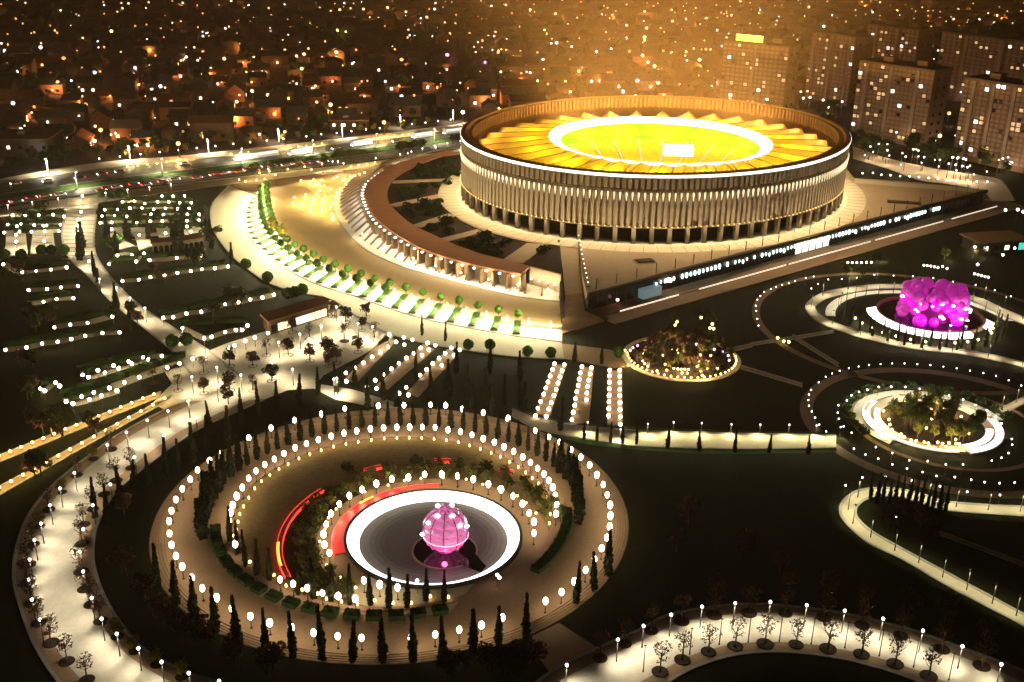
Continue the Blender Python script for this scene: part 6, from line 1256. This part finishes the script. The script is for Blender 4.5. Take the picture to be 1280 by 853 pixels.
tower((1207, 97), (1300, 112), 40, 'apartment tower at the right edge with grey vertical bays', 16, 14, stripes=(.15, .42, .7), lit=.12)
tower((1178, 40), (1290, 53), 42, 'far apartment tower at the right behind the edge tower', 16, 16, stripes=(.3, .7), lit=.13)
# lights and cars at the foot of the towers
FLT = zm([(430, 350), (455, 348), (465, 372), (515, 382), (535, 410), (588, 388), (440, 375), (513, 315), (60, 330), (90, 330), (45, 325), (105, 297)], 860, 0, .328)+zm([(1018, 330), (1040, 352), (995, 432), (960, 518), (1020, 517), (1240, 517), (1160, 540), (1200, 605), (1220, 600), (1270, 590), (1185, 610), (830, 598), (870, 570), (760, 550), (1010, 600), (1050, 605), (1075, 632), (900, 600), (960, 610), (795, 505), (1030, 600)], 860, 0, .328)+zm([(275, 63), (325, 48), (375, 85), (465, 103), (530, 80), (560, 88), (660, 28), (760, 128), (790, 133), (840, 140), (740, 165), (780, 172), (820, 180), (850, 186)], 1030, 170, .211)
for k, (x, y) in enumerate(FLT):
    kk = 0 if k in (14,) else R.choice([2, 2, 3, 2, 1]); nm, c, ms = LK[kk]; p = G(x, y, CH)
    o = ob('city_lamp', ms[(1 if k < 12 else 0) if k not in (14, 15) else 2], None, (p.x, p.y, 0), 0, 1.0, None, '%s lamp at the foot of the apartment towers, %s by order' % (nm, ordn(k+1)), 'street lamp', 'lamps at the foot of the towers')
    light(o, 'POINT', 800, (1, .72, .45), (0, -2, 3.5), .5)
for k in range(60):
    x = 1060+R.random()*240; y = 186+(x-1060)*.12+R.uniform(-14, 14); 
    if R.random() < .3: x = 1000+R.random()*90; y = 140+R.random()*40
    p = G(x, y)
    tree('city_tree', 'dark tree at the foot of the apartment towers', p, R.choice(CR_GRN), R.choice(TRK), 1.0+.6*R.random(), group='dark trees below the towers')
# right edge: covered entrance, lit kiosk
a = G(1228, 318); t = thing('service_building', 'low dark service building with glowing window and tree at the right edge', 'building', a, .25)
part_box('wall', 'darkwall', t, (8, 5, 2.2), (20, 10, 4.4)); part_box('roof', 'brownd', t, (8, 5, 4.7), (22, 12, .6))
for i in range(4): ob('window', wn3 if i in (0, 2) else wn2, t, (1+i*4.5, -.1, 2.0), 0, (1.0, 1, .8))
ob('window', pane(3.2, 2.6, mat('lit teal window', (.1, .7, .6), .4, 0, em=(.1, .8, .62), es=1.0, sampling='NONE')), t, (16.5, -.15, 2.2))
for k, (x, y) in enumerate(zm([(895, 658), (1060, 705), (1130, 665), (910, 762), (1148, 437), (1180, 450), (1075, 440)], 1030, 170, .211)):
    o = small('path_lamp', 'bright white lamp near the dark service building, %s from the left' % ordn(sorted([895, 1060, 1130, 910, 1148, 1180, 1075]).index([895, 1060, 1130, 910, 1148, 1180, 1075][k])+1), x, y, SM_B, 3.2, None, 'lamp', 1.3 if k < 4 else 1.6)
for k, (x, y) in enumerate(((1224, 312), (1058, 338), (1232, 320), (1075, 340), (1095, 322), (1180, 318))):
    tr = tree('lawn_tree', 'small lit green tree in the strip behind the bubble fountain, %s' % ('4th from the left', 'leftmost', 'rightmost', '2nd from the left', '3rd from the left', '5th from the left')[k], G(x, y+6), CR_OLV[k % 3], TRK[k % 3], .9)
    light(tr, 'POINT', 500, (1, .9, .5), (0, -2.4, 1.2), .3)
# =================================================================== haze
mb = MB(); mb.box((0, 2100, 63), (6200, 5000, 128.4)); HZ = bpy.data.materials.new('thin night haze'); HZ.use_nodes = True
_n = HZ.node_tree; _n.nodes.clear(); _o = _n.nodes.new('ShaderNodeOutputMaterial'); _v = _n.nodes.new('ShaderNodeVolumePrincipled')
_v.inputs['Color'].default_value = (.96, .74, .52, 1); _v.inputs['Density'].default_value = 0.00018; _v.inputs['Anisotropy'].default_value = 0.0
_n.links.new(_v.outputs[0], _o.inputs['Volume'])
ob('haze', mb.mesh('haze', HZ), kind='stuff', label='thin amber night haze hanging over the whole park and city', cat='haze')
# =================================================================== labels: same-looking plants are told apart by their order from the left
_seen = {}
for o in COL.objects:
    if o.parent is None and o.get('label'): _seen.setdefault(o['label'], []).append(o)
for lab, L_ in _seen.items():
    if len(L_) > 1:
        L_.sort(key=lambda o: o.location.x/max(1, o.location.y))
        for k, o in enumerate(L_): o['label'] = '%s, %s from the left' % (lab, ordn(k+1))
